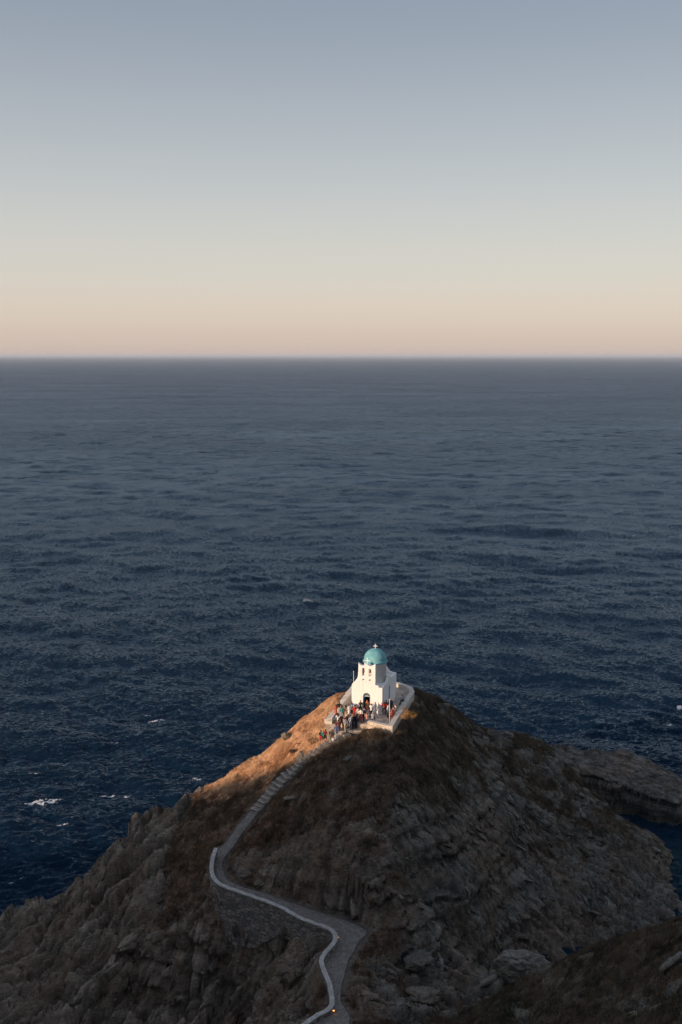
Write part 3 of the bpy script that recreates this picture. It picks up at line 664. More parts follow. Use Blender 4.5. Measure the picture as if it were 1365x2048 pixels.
# path wall
WP = [(429,1695,15.9),(422,1716,15.7),(419,1738,15.4),(424,1757,15.2),(437,1769,15.0),(455,1777,14.95),(491,1789,14.8),(528,1802,14.6),(561,1815,14.4),(583,1828,14.2),(609,1841,14.0),(638,1851,13.85),(658,1858,13.75),(668,1867,13.7),(668,1879,13.6),(656,1895,13.6),(643,1907,13.55),(638,1921,13.55),(644,1940,13.55),(655,1965,13.6),(660,1992,13.7),(661,2011,13.75),(652,2018,13.8),(632,2027,13.9),(608,2045,14.1),(575,2068,14.3),(530,2098,14.6)]
wl = [Vector(q) for q in smooth1(resample(np.array([tuple(U(*p)) for p in WP]), 90).copy(), 1)]
def gbase(p): return float(ground_z(np.array([p.x]), np.array([p.y]))[0])-.9
o = wall_strip('path_wall', wl, .36, gbase, M_wallcap, M_drywall, cap=.10, jit=.07)
tag(o, 'winding low stone wall with pale coping along the outer edge of the path', 'stone wall')

# ------------------------------------------------------------------ the church
TH_ = R(11.5); WCH = 3.9; LCH = 6.4
cu_ = Vector((math.cos(TH_), -math.sin(TH_), 0)); cv_ = Vector((math.sin(TH_), math.cos(TH_), 0))
CO = UZ(824, 905, FLOOR)-cu_*WCH*.945
ch = empty('church', CO, -TH_); tag(ch, 'small white chapel with turquoise dome and bell gable on the headland', 'church')
def arch(u0, u1, z0, zs, n=10):
    r = (u1-u0)/2; c = (u0+u1)/2
    return [(u0, z0), (u1, z0)]+[(c+r*math.cos(math.pi*k/n), zs+r*math.sin(math.pi*k/n)) for k in range(n+1)]
def sw(p0, p1, k, n=6):
    """concave sweep between two outline points"""
    o = []
    for i in range(1, n):
        t_ = i/n; x = p0[0]+(p1[0]-p0[0])*t_; z = p0[1]+(p1[1]-p0[1])*t_
        o.append((x, z-k*math.sin(math.pi*t_)))
    return o
fac = [(0,-.05),(3.9,-.05),(3.9,3.45),(3.42,3.45),(3.40,3.70),(3.0,3.74),(3.0,6.40)]+sw((3.0,6.40),(1.93,6.36),.28,8)+[(1.93,6.36)]+sw((1.93,6.36),(.86,6.42),.28,8)+[(.86,6.42),(.84,5.4),(.80,4.8),(.70,4.42),(.5,4.12),(.26,3.88),(.08,3.70),(0,3.5)]
loops = [fac, arch(1.47, 2.37, -.02, 2.19)[::-1], arch(1.34, 1.66, 4.82, 5.68)[::-1], arch(2.17, 2.49, 4.80, 5.66)[::-1], arch(1.38, 1.62, 4.22, 4.32, 6)[::-1], arch(2.21, 2.45, 4.20, 4.30, 6)[::-1]]
fme = profile_mesh(loops, .44, .03); mobj('facade', fme, M_white, ch)
S90 = Matrix.Rotation(R(90), 4, 'Z')
side = [(0,-.05),(5.51,-.05),(5.51,3.45),(3.9,3.45)]+sw((3.9,3.45),(3.0,3.95),.12,5)+[(3.0,3.95),(2.75,4.05),(2.5,3.95)]+sw((2.5,3.95),(1.6,3.45),.12,5)+[(1.6,3.45),(0,3.45)]
for ux in (3.9, .40):
    mobj('side_wall', profile_mesh([side], .40, .02), M_white, ch, Matrix.Translation((ux, .441, 0)) @ S90)
back = [(0,-.05),(3.9,-.05),(3.9,3.45)]+[(3.5,3.47),(3.1,3.62),(2.8,3.9),(2.6,4.3),(1.95,4.5),(1.3,4.3),(1.1,3.9),(.8,3.62),(.4,3.47),(0,3.45)]
mobj('back_wall', profile_mesh([back], .40, .02), M_white, ch, Matrix.Translation((0, 5.953, 0)))
MB().box((1.95, 3.2, 3.22), (3.08, 5.48, .2)).build('roof', M_white, ch)
MB().box((1.95, 3.2, .01), (3.08, 5.48, .02)).build('church_floor', M_dark, ch)
dr_ = MB().lathe([(0, 3.3), (1.42, 3.3), (1.42, 5.66), (1.5, 5.68), (1.5, 5.74), (0, 5.74)], (2.0, 3.3, 0), 56).build('drum', M_white, ch, True)
pr = [(1.46, 5.745), (1.56, 5.745), (1.60, 5.78), (1.60, 5.84), (1.50, 5.92), (1.46, 6.0)]+[(1.46*math.cos(a), 5.95+1.46*math.sin(a)) for a in np.linspace(.06, math.pi/2, 16)]
dm = MB().lathe(pr, (2.0, 3.3, 0), 64).build('dome', M_dome, ch, True)
def cross(name, x, y, z, h, parent, mat=M_white, w=.085):
    mb = MB(); mb.box((x, y, z+h/2), (w, w, h)); mb.box((x-h*.17-w*.5*0, y, z+h*.62), (h*.34-w*.0, w*.92, w)); mb.box((x+h*.17, y, z+h*.62), (h*.34, w*.92, w))
    for dx_, dz_ in ((-h*.35, h*.62), (h*.35, h*.62), (0, h)): mb.box((x+dx_, y, z+dz_), (w*1.5, w*1.1, w*1.5))
    return mb.build(name, mat, parent)
cross('dome_cross', 2.0, 3.3, 7.38, .55, ch, w=.07); cross('gable_cross', 1.93, .22, 6.30, .72, ch)
for i, (u0, z0) in enumerate(((1.5, 5.62), (2.33, 5.60))):
    bl_ = MB().lathe([(.0, .0), (.05, 0), (.08, -.05), (.10, -.2), (.135, -.32), (.15, -.36), (.12, -.36)], (u0, .2, z0), 20).build('bell', M_bronze, ch, True)
    MB().tube((u0-.16, .2, z0+.01), (u0+.16, .2, z0+.01), .025).build('bell_bar', M_metal, bl_)
# door with fanlight
fr_ = profile_mesh([arch(1.475, 2.365, -.02, 2.19), arch(1.545, 2.295, .04, 2.19)[::-1]], .07, .005)
mobj('door_frame', fr_, M_blue, ch, Matrix.Translation((0, .12, 0)))
fan = MB().box((1.92, .155, 2.17), (.74, .05, .07)).build('fanlight', M_paleblue, ch)
sp_ = MB()
for a in np.linspace(R(20), R(160), 5): sp_.tube((1.92+.09*math.cos(a), .155, 2.2+.09*math.sin(a)), (1.92+.37*math.cos(a), .155, 2.2+.37*math.sin(a)), .022, n=6)
for a in np.linspace(0, math.pi, 9)[:-1]: sp_.tube((1.92+.09*math.cos(a), .155, 2.2+.09*math.sin(a)), (1.92+.09*math.cos(a+math.pi/8), .155, 2.2+.09*math.sin(a+math.pi/8)), .02, n=5)
sp_.build('glazing_bars', M_paleblue, fan)
gl = [(2.285, 2.205)]+[(1.92+.365*math.cos(a), 2.205+.365*math.sin(a)) for a in np.linspace(.02, math.pi-.02, 12)]+[(1.555, 2.205)]
mobj('pane', profile_mesh([gl], .012, .001), M_glass, fan, Matrix.Translation((0, .18, 0)))
dl_ = MB().box((1.565, .50, 1.06), (.05, .70, 2.1)).build('door_leaf', M_blue, ch); MB().box((2.275, .50, 1.06), (.05, .70, 2.1)).build('door_leaf', M_blue, ch)
pp = MB().tube((3.95, 2.95, .1), (3.95, 2.95, 2.75), .045); pp.build('drainpipe', M_metal, ch, True)
ch.scale = (.945, .955, .957)
SHR = .13   # the nave is not quite square to its facade
for c_ in ch.children_recursive:
    if c_.name.split('.')[0] in ('side_wall', 'back_wall', 'roof', 'church_floor', 'drainpipe'):
        c_.data.transform(Matrix(((1, SHR, 0, 0), (0, 1, 0, 0), (0, 0, 1, 0), (0, 0, 0, 1))))
    elif c_.name.split('.')[0] in ('drum', 'dome', 'dome_cross'): c_.data.transform(Matrix.Translation((3.3*SHR, 0, 0)))
def chw(u, v, z=FLOOR): return CO+cu_*u+cv_*v+Vector((0, 0, z-FLOOR))
# poles
def pole(p, h, r, mat, label):
    mb = MB(); mb.tube(p, p+Vector((0, 0, h)), r, r*.8, 12); o = mb.build('flag_pole', mat, None, True)
    MB().lathe([(0, h+.0), (r*1.6, h+.02), (r*1.9, h+.07), (r*1.2, h+.12), (0, h+.14)], p, 12).build('finial', mat, o, True)
    MB().lathe([(r*2.2, 0), (r*2.2, .05), (r*1.05, .07)], p, 12).build('base_collar', mat, o, True)
    return tag(o, label, 'pole', 'metal poles on the terrace')
pole(UZ(906, 1000, FLOOR+.002), 2.75, .035, M_polew, 'white pole on the right front of the terrace, before the drainpipe')
pole(UZ(499, 572, FLOOR+.45), 1.75, .026, M_polew, 'pale pole standing on the left parapet against the sea')
pole(UZ(600, 985, FLOOR+.002), 1.35, .03, M_polew, 'short white post before the church door')
pole(UZ(672, 975, FLOOR+.002), 1.25, .03, M_polew, 'short white post right of the church door behind the front parapet')
# small lamps
def mk_emit(name, col, s):
    m, t, b = newmat(name); b.inputs['Emission Color'].default_value = (*col, 1); b.inputs['Emission Strength'].default_value = s; b.inputs['Base Color'].default_value = (*col, 1); return m
M_lamp = mk_emit('lit_bulb', (1, .36, .10), 3.5); M_lampdim = mk_emit('dim_bulb', (1, .55, .25), .55); M_off = plain('opal_glass', (.7, .7, .68), .3, .03)
def lamp(p, bulb, label, post=.35):
    e = empty('path_lamp', p); tag(e, label, 'lamp', 'small lamps by the path')
    MB().tube((0, 0, -.15), (0, 0, post), .03, .025, 8).build('post', M_metal, e)
    MB().lathe([(0, post), (.06, post+.01), (.085, post+.07), (.06, post+.13), (0, post+.15)], (0, 0, 0), 14).build('bulb', bulb, e, True)
    MB().lathe([(0, post+.19), (.11, post+.15), (.11, post+.13), (0, post+.155)], (0, 0, 0), 14).build('cap', M_metal, e, True)
lamp(onground(668, 2030), M_lamp, 'brightest orange path lamp beside the wall bend at the bottom of the path')
lamp(onground(677, 1883), M_lampdim, 'faint orange path lamp just inside the wall corner')
def lamp_on(px, py, label):
    q = onground(px, py); lamp(q, M_off, label, .3)
lamp_on(421, 1764, 'unlit white lamp below the outer wall at the path bend')
lamp_on(551, 1821, 'unlit white lamp below the middle of the winding wall')
lb = empty('parapet_lamp', UZ(1045, 578, FLOOR+.48)); tag(lb, 'round white lamp on the rear parapet beyond the church', 'lamp')
MB().lathe([(0, 0), (.07, 0), (.05, .04), (.11, .10), (.13, .18), (.10, .27), (0, .31)], (0, 0, 0), 16).build('globe', M_off, lb, True); MB().lathe([(.10, 0), (.10, .03), (0, .03)], (0, 0, 0), 14).build('base', M_metal, lb)
# ------------------------------------------------------------------ people
def skin_mesh(J, E, root, sub=1):
    names = list(J); ix = {n: i for i, n in enumerate(names)}
    me = bpy.data.meshes.new('sk'); me.from_pydata([J[n][0] for n in names], [(ix[a], ix[b_]) for a, b_ in E], []); me.update()
    o = bpy.data.objects.new('sk', me); sc.collection.objects.link(o)
    md = o.modifiers.new('s', 'SKIN'); md.use_smooth_shade = True; md.branch_smoothing = .4
    if not me.skin_vertices: me.skin_vertices.new() if hasattr(me.skin_vertices, 'new') else None
    sv = me.skin_vertices[0].data
    for n, i in ix.items():
        r = J[n][1]; sv[i].radius = (r, r) if not isinstance(r, tuple) else r; sv[i].use_root = (n == root)
    ss = o.modifiers.new('b', 'SUBSURF'); ss.levels = sub; ss.render_levels = sub
    bpy.context.view_layer.update(); dg = bpy.context.evaluated_depsgraph_get()
    out = bpy.data.meshes.new_from_object(o.evaluated_get(dg)); bpy.data.objects.remove(o); bpy.data.meshes.remove(me); return out
def v3(*a): return Vector(a)
def limb(a, dir_, L): return a+Vector(dir_).normalized()*L
def figure(pose):
    """joints of a 1.72 m adult facing -y; returns joints, edges and bone regions"""
    J = {}; E = []; B = []
    sit = pose.get('sit', False); ph = .50 if sit else .93
    lean = pose.get('lean', 0.0); up = v3(0, -math.sin(lean), math.cos(lean))
    pel = v3(0, 0, ph); J['pelvis'] = (pel, (.145, .10)); J['waist'] = (pel+up*.16, (.125, .09)); J['chest'] = (pel+up*.36, (.155, .105)); J['neck0'] = (pel+up*.50, (.07, .065))
    J['neck'] = (pel+up*.555, .052); hd = (up+v3(0, -pose.get('nod', .05), 0)).normalized()
    J['chin'] = (pel+up*.60+v3(0, -.015, 0), .062); J['head'] = (J['chin'][0]+hd*.085, (.078, .09)); J['crown'] = (J['chin'][0]+hd*.165, (.06, .068))
    J['nose'] = (J['head'][0]+v3(0, -.098, -.025), .014)
    for s in (-1, 1): J[f'ear{s}'] = (J['head'][0]+v3(.082*s, .005, -.015), .016)
    E += [('pelvis', 'waist'), ('waist', 'chest'), ('chest', 'neck0'), ('neck0', 'neck'), ('neck', 'chin'), ('chin', 'head'), ('head', 'crown'), ('head', 'nose'), ('head', 'ear-1'), ('head', 'ear1')]
    B += [('pelvis', 'waist', 'torso'), ('waist', 'chest', 'torso'), ('chest', 'neck0', 'torso'), ('neck0', 'neck', 'neck'), ('neck', 'chin', 'neck'), ('chin', 'crown', 'head')]
    for s, k in ((-1, 'r'), (1, 'l')):
        sh = pel+up*.44+v3(.175*s, 0, 0); J['sh'+k] = (sh, .058); ua, fa = pose['arm'+k]
        el = limb(sh, (ua[0]*s, ua[1], ua[2]), .28); wr = limb(el, (fa[0]*s, fa[1], fa[2]), .25); J['el'+k] = (el, .042); J['wr'+k] = (wr, (.027, .024))
        fd = (wr-el).normalized(); side_ = v3(0, -1, 0) if abs(fd.y) < .7 else v3(0, 0, 1); side_ = (side_-fd*side_.dot(fd)).normalized()
        pm = wr+fd*.075; J['palm'+k] = (pm, (.036, .02))
        E += [('chest', 'sh'+k), ('sh'+k, 'el'+k), ('el'+k, 'wr'+k), ('wr'+k, 'palm'+k)]
        B += [('chest', 'sh'+k, 'torso'), ('sh'+k, 'el'+k, 'uparm'), ('el'+k, 'wr'+k, 'forearm'), ('wr'+k, 'palm'+k, 'hand')]
        for q, (off, ln) in enumerate(((-.030, .062), (-.010, .072), (.010, .068), (.028, .055))):
            n1 = f'f{k}{q}a'; n2 = f'f{k}{q}b'; bs = pm+side_*off+fd*.022
            J[n1] = (bs+fd*ln*.55, .009); J[n2] = (bs+fd*ln+v3(-s*.014, 0, 0), .0075); E += [('palm'+k, n1), (n1, n2)]; B.append(('palm'+k, n2, 'hand'))
        J['t'+k] = (pm+side_*.055-fd*.005, .010); J['t2'+k] = (pm+side_*.068+fd*.03, .008); E += [('palm'+k, 't'+k), ('t'+k, 't2'+k)]; B.append(('palm'+k, 't2'+k, 'hand'))
        hp = pel+v3(.085*s, 0, -.04); J['hip'+k] = (hp, .095); th_, ca = pose['leg'+k]
        kn = limb(hp, (th_[0]*s, th_[1], th_[2]), .42); an = limb(kn, (ca[0]*s, ca[1], ca[2]), .40); J['kn'+k] = (kn, .058); J['cf'+k] = (kn.lerp(an, .35)+v3(0, .015, 0), .055); J['an'+k] = (an, .036)
        J['hl'+k] = (an+v3(0, .02, -.045), .034); J['ft'+k] = (an+v3(.02*s, -.13, -.052), (.036, .024)); J['to'+k] = (an+v3(.025*s, -.19, -.056), (.03, .018))
        E += [('pelvis', 'hip'+k), ('hip'+k, 'kn'+k), ('kn'+k, 'cf'+k), ('cf'+k, 'an'+k), ('an'+k, 'hl'+k), ('hl'+k, 'ft'+k), ('ft'+k, 'to'+k)]
        B += [('pelvis', 'hip'+k, 'hips'), ('hip'+k, 'kn'+k, 'thigh'), ('kn'+k, 'an'+k, 'calf'), ('an'+k, 'hl'+k, 'foot'), ('hl'+k, 'to'+k, 'foot')]
    return J, E, B
DN = (.12, .02, -1); FD = (.06, -.12, -1)
ST_L = ((.04, .0, -1), (.02, .03, -1))
POSES = {
 'stand': dict(arml=(DN, FD), armr=(DN, FD), legl=ST_L, legr=ST_L),
 'relax': dict(arml=((.22, .05, -1), (-.5, -.8, -.3)), armr=(DN, FD), legl=((.10, -.10, -1), (.02, .10, -1)), legr=ST_L, nod=.2),
 'photo': dict(arml=((.3, -.7, -.35), (-.35, -.35, .9)), armr=((.3, -.7, -.35), (-.35, -.35, .9)), legl=ST_L, legr=((.12, .05, -1), (.02, .03, -1))),
 'shade': dict(arml=(DN, FD), armr=((.6, -.5, .45), (-.75, -.1, .55)), legl=((.1, 0, -1), (.02, .03, -1)), legr=ST_L),
 'walk': dict(arml=((.1, -.35, -1), (.02, -.6, -1)), armr=((.1, .35, -1), (.02, .1, -1)), legl=((.03, .35, -1), (.0, .45, -.9)), legr=((.03, -.38, -1), (.0, .02, -1)), lean=.06),
 'hips': dict(arml=((.6, .25, -.8), (-.75, -.25, -.5)), armr=((.6, .25, -.8), (-.75, -.25, -.5)), legl=((.13, 0, -1), (.06, .03, -1)), legr=((.13, 0, -1), (.06, .03, -1))),
 'sit': dict(sit=True, arml=((.15, -.45, -1), (-.3, -1, -.1)), armr=((.15, -.45, -1), (-.3, -1, -.1)), legl=((.12, -1, -.06), (.05, -.05, -1)), legr=((.12, -1, -.06), (.08, -.15, -1)), lean=.22, nod=.2),
}
PROTO = {}
def seg_lab(me, J, B):
    n = len(me.vertices); co_ = np.empty(n*3, np.float32); me.vertices.foreach_get('co', co_); co_ = co_.reshape(-1, 3)
    best = np.full(n, 9.); lab = np.zeros(n, int); regs = []; tpar = np.zeros(n)
    for i, (a, b_, r) in enumerate(B):
        A = np.array(J[a][0]); D_ = np.array(J[b_][0])-A; t_ = np.clip(((co_-A)@D_)/(D_@D_), 0, 1); rad = J[a][1]; rad = max(rad) if isinstance(rad, tuple) else rad
        d = np.linalg.norm(co_-A-t_[:, None]*D_, axis=1)-rad*.8; m_ = d < best; best = np.where(m_, d, best); lab = np.where(m_, i, lab); tpar = np.where(m_, t_, tpar); regs.append(r)
    return co_, np.array(regs)[lab], tpar
def sub_mesh(me, mask, off, name):
    n = len(me.vertices); nr_ = np.empty(n*3, np.float32); me.vertices.foreach_get('normal', nr_); nr_ = nr_.reshape(-1, 3)
    co_ = np.empty(n*3, np.float32); me.vertices.foreach_get('co', co_); co_ = co_.reshape(-1, 3)+nr_*off
    fs = [tuple(p.vertices) for p in me.polygons if all(mask[v] for v in p.vertices)]
    used = sorted({v for f_ in fs for v in f_}); mp = {v: i for i, v in enumerate(used)}
    m2 = bpy.data.meshes.new(name); m2.from_pydata([tuple(co_[v]) for v in used], [], [tuple(mp[v] for v in f_) for f_ in fs]); m2.update()
    m2.polygons.foreach_set('use_smooth', [True]*len(m2.polygons)); m2.materials.append(None); return m2
def proto(pn):
    if pn in PROTO: return PROTO[pn]
    J, E, B = figure(POSES[pn]); me = skin_mesh(J, E, 'pelvis', 1)
    co_, reg, tp_ = seg_lab(me, J, B); zmin = co_[:, 2].min()
    me.transform(Matrix.Translation((0, 0, -zmin))); co_ = co_.copy(); co_[:, 2] -= zmin
    for k in list(J): J[k] = (J[k][0]-v3(0, 0, zmin), J[k][1])
    D_ = {'body': me}; me.materials.clear(); me.materials.append(None)
    isin = lambda *r: np.isin(reg, r)
    D_['shirt'] = sub_mesh(me, isin('torso', 'hips') & (co_[:, 2] > J['pelvis'][0].z-.06) | isin('uparm'), .014, 'shirt')
    D_['jacket'] = sub_mesh(me, isin('torso', 'hips') & (co_[:, 2] > J['pelvis'][0].z-.12) | isin('uparm', 'forearm') | (isin('neck') & (tp_ < .4)), .024, 'jacket')
    D_['trousers'] = sub_mesh(me, isin('hips', 'thigh', 'calf') | (isin('torso') & (co_[:, 2] < J['waist'][0].z-.04)), .012, 'trousers')
    D_['shorts'] = sub_mesh(me, isin('hips', 'thigh') & (co_[:, 2] > min(J['knl'][0].z, J['knr'][0].z)+.04) | (isin('torso') & (co_[:, 2] < J['waist'][0].z-.04)), .016, 'shorts')
    D_['shoes'] = [sub_mesh(me, isin('foot') & (co_[:, 0]*s_ > 0), .008, 'shoe') for s_ in (-1, 1)]
    hc = np.array(J['head'][0]); h = (isin('head')) & ((co_[:, 1] > hc[1]-.03+.0) | (co_[:, 2] > hc[2]+.055))
    D_['hair'] = sub_mesh(me, h, .016, 'hair')
    # long hair falls to the shoulder blades
    mb = MB(); x0 = J['head'][0]
    rings = [(.02, .02, .09), (.075, .03, .03), (.088, .055, -.04), (.09, .075, -.14), (.10, .075, -.26), (.07, .07, -.36)]
    V = []
    for (w_, yb, dz_) in rings:
        for q in range(9): a = math.pi*q/8; V.append((x0.x+w_*math.cos(a), x0.y+.02+yb+.05*math.sin(a), x0.z+dz_))
    Fh = [(i*9+q, i*9+q+1, (i+1)*9+q+1, (i+1)*9+q) for i in range(len(rings)-1) for q in range(8)]
    nn_ = len(V); V2 = [(x, y-.03, z) for x, y, z in V]
    mlh = bpy.data.meshes.new('long_hair'); mlh.from_pydata(V+V2, [], Fh+[tuple(i+nn_ for i in f_[::-1]) for f_ in Fh]); mlh.update(); mlh.materials.append(None); D_['long_hair'] = mlh
    # skirts hang from the waist
    for nm, zb in (('skirt', .42), ('long_skirt', .14)):
        prof = []; top = J['waist'][0]+v3(0, 0, -.05)
        if POSES[pn].get('sit'):
            V = []; n_ = 16
            for (yy, zz_, rx, rz_) in ((.06, .60, .15, .13), (-.10, .53, .19, .12), (-.30, .50, .21, .10), (-.46, .44, .22, .14), (-.48, .28 if nm == 'skirt' else .12, .22, .10)):
                for q in range(n_): a = 2*math.pi*q/n_; V.append((rx*math.cos(a), yy+rz_*math.sin(a)*.6, zz_+rz_*math.sin(a)*.8))
            k_ = 5
        else:
            V = []; n_ = 20; hs_ = np.linspace(top.z, zb, 6); k_ = 6
            for i, z_ in enumerate(hs_):
                f_ = i/5; rx = .135+.03*min(1, f_*3)+.09*f_; ry = .10+.03*min(1, f_*3)+.10*f_
                for q in range(n_): a = 2*math.pi*q/n_; w_ = 1+.05*f_*math.sin(5*a+i); V.append((rx*w_*math.cos(a), ry*w_*math.sin(a)+.01, z_))
        Fk = [(i*n_+q, i*n_+(q+1) % n_, (i+1)*n_+(q+1) % n_, (i+1)*n_+q) for i in range(k_-1) for q in range(n_)]
        ms_ = bpy.data.meshes.new(nm); ms_.from_pydata(V, [], Fk); ms_.update(); ms_.polygons.foreach_set('use_smooth', [True]*len(ms_.polygons)); ms_.materials.append(None); D_[nm] = ms_
    # a small backpack / bag
    ch_ = J['chest'][0]; mb = MB()
    mb.lathe([(0, -.22), (.13, -.21), (.155, -.12), (.15, .08), (.11, .18), (0, .20)], (ch_.x, ch_.y+.17, ch_.z-.02), 14)
    mb.tube((ch_.x-.09, ch_.y+.08, ch_.z+.13), (ch_.x-.10, ch_.y-.11, ch_.z+.05), .018, n=6); mb.tube((ch_.x+.09, ch_.y+.08, ch_.z+.13), (ch_.x+.10, ch_.y-.11, ch_.z+.05), .018, n=6)
    mp_ = bpy.data.meshes.new('backpack'); mp_.from_pydata(mb.V, [], mb.F); mp_.update(); mp_.materials.append(None); D_['backpack'] = mp_
    mb = MB(); mb.lathe([(.085, .055), (.19, .04), (.20, .055), (.095, .075), (.09, .12), (.07, .155), (0, .165)], tuple(J['head'][0]), 20)
    mh_ = bpy.data.meshes.new('hat'); mh_.from_pydata(mb.V, [], mb.F); mh_.update(); mh_.materials.append(None); D_['hat'] = mh_
    PROTO[pn] = D_; return D_
CM = {}
PAL = dict(skin=(.36, .20, .13), skin2=(.24, .13, .085), black=(.012, .012, .014), dkhair=(.018, .012, .010), brhair=(.06, .032, .018), greyhair=(.35, .34, .33), blond=(.30, .20, .10),
 coral=(.50, .11, .06), red=(.42, .03, .03), dkred=(.20, .018, .02), white=(.70, .69, .67), cream=(.55, .48, .38), teal=(.03, .25, .23), brown=(.10, .055, .035), navy=(.018, .025, .055), olive=(.09, .085, .05),
 greyshirt=(.30, .31, .33), beige=(.38, .31, .23), blue=(.10, .13, .27), lightblue=(.34, .40, .47), jeans=(.12, .17, .26), pink=(.60, .30, .25), mustard=(.30, .17, .05), maroon=(.13, .035, .03), orange=(.62, .22, .07), dkgrey=(.04, .042, .046), dkgreen=(.02, .05, .035), tan=(.42, .28, .18), patterned=(.42, .10, .09))  # orange carries the warm light on the doorway figure's top
def cm(n):
    if n not in CM: CM[n] = plain('cloth_'+n if 'hair' not in n and 'skin' not in n else n, PAL[n], .9, .1, 30)
    return CM[n]
PEOPLE = []
def person(p, pose, h, face, items, label, group):
    """p feet point, h stature, face heading in degrees (0 = towards the viewer, 90 = towards the right, -90 left, 180 = away)"""
    D_ = proto(pose); e = empty('person', p, R(face)); s = h/1.70; e.scale = (s*1.04, s*1.04, s)
    if pose == 'sit': e.scale = (s*1.04, s*1.04, s)
    tag(e, label, 'person', group)
    def add(nm, key, col):
        o = bpy.data.objects.new(nm, D_[key]); link(o, e); o.material_slots[0].link = 'OBJECT'; o.material_slots[0].material = cm(col); return o
    sk = items.get('skin', 'skin'); add('body', 'body', sk)
    for k, v in items.items():
        if k in ('skin',): continue
        if k == 'dress': add('dress', 'shirt', v); add('skirt', items.get('_s', 'skirt'), v); continue
        if k == '_s': continue
        if k == 'shoes':
            for q_ in D_['shoes']:
                o = bpy.data.objects.new('shoe', q_); link(o, e); o.material_slots[0].link = 'OBJECT'; o.material_slots[0].material = cm(v)
            continue
        add({'long_hair': 'hair', 'long_skirt': 'skirt'}.get(k, k), k, v)
        if k == 'long_hair': add('hair_cap', 'hair', v)
    PEOPLE.append(e); return e
GT = 'visitors standing on the terrace'; GL = 'visitors on the landing and stairs'; GS = 'visitors sitting on the parapets'; GP = 'visitors on the path below the terrace'
def F3(x, y, z=FLOOR): return U(635+x/12.41, 1380+y/12.41, z)
def F4(x, y, z=FLOOR): return U(720+x/12.41, 1370+y/12.41, z)
TZ = FLOOR+.002; LZ = 24.502
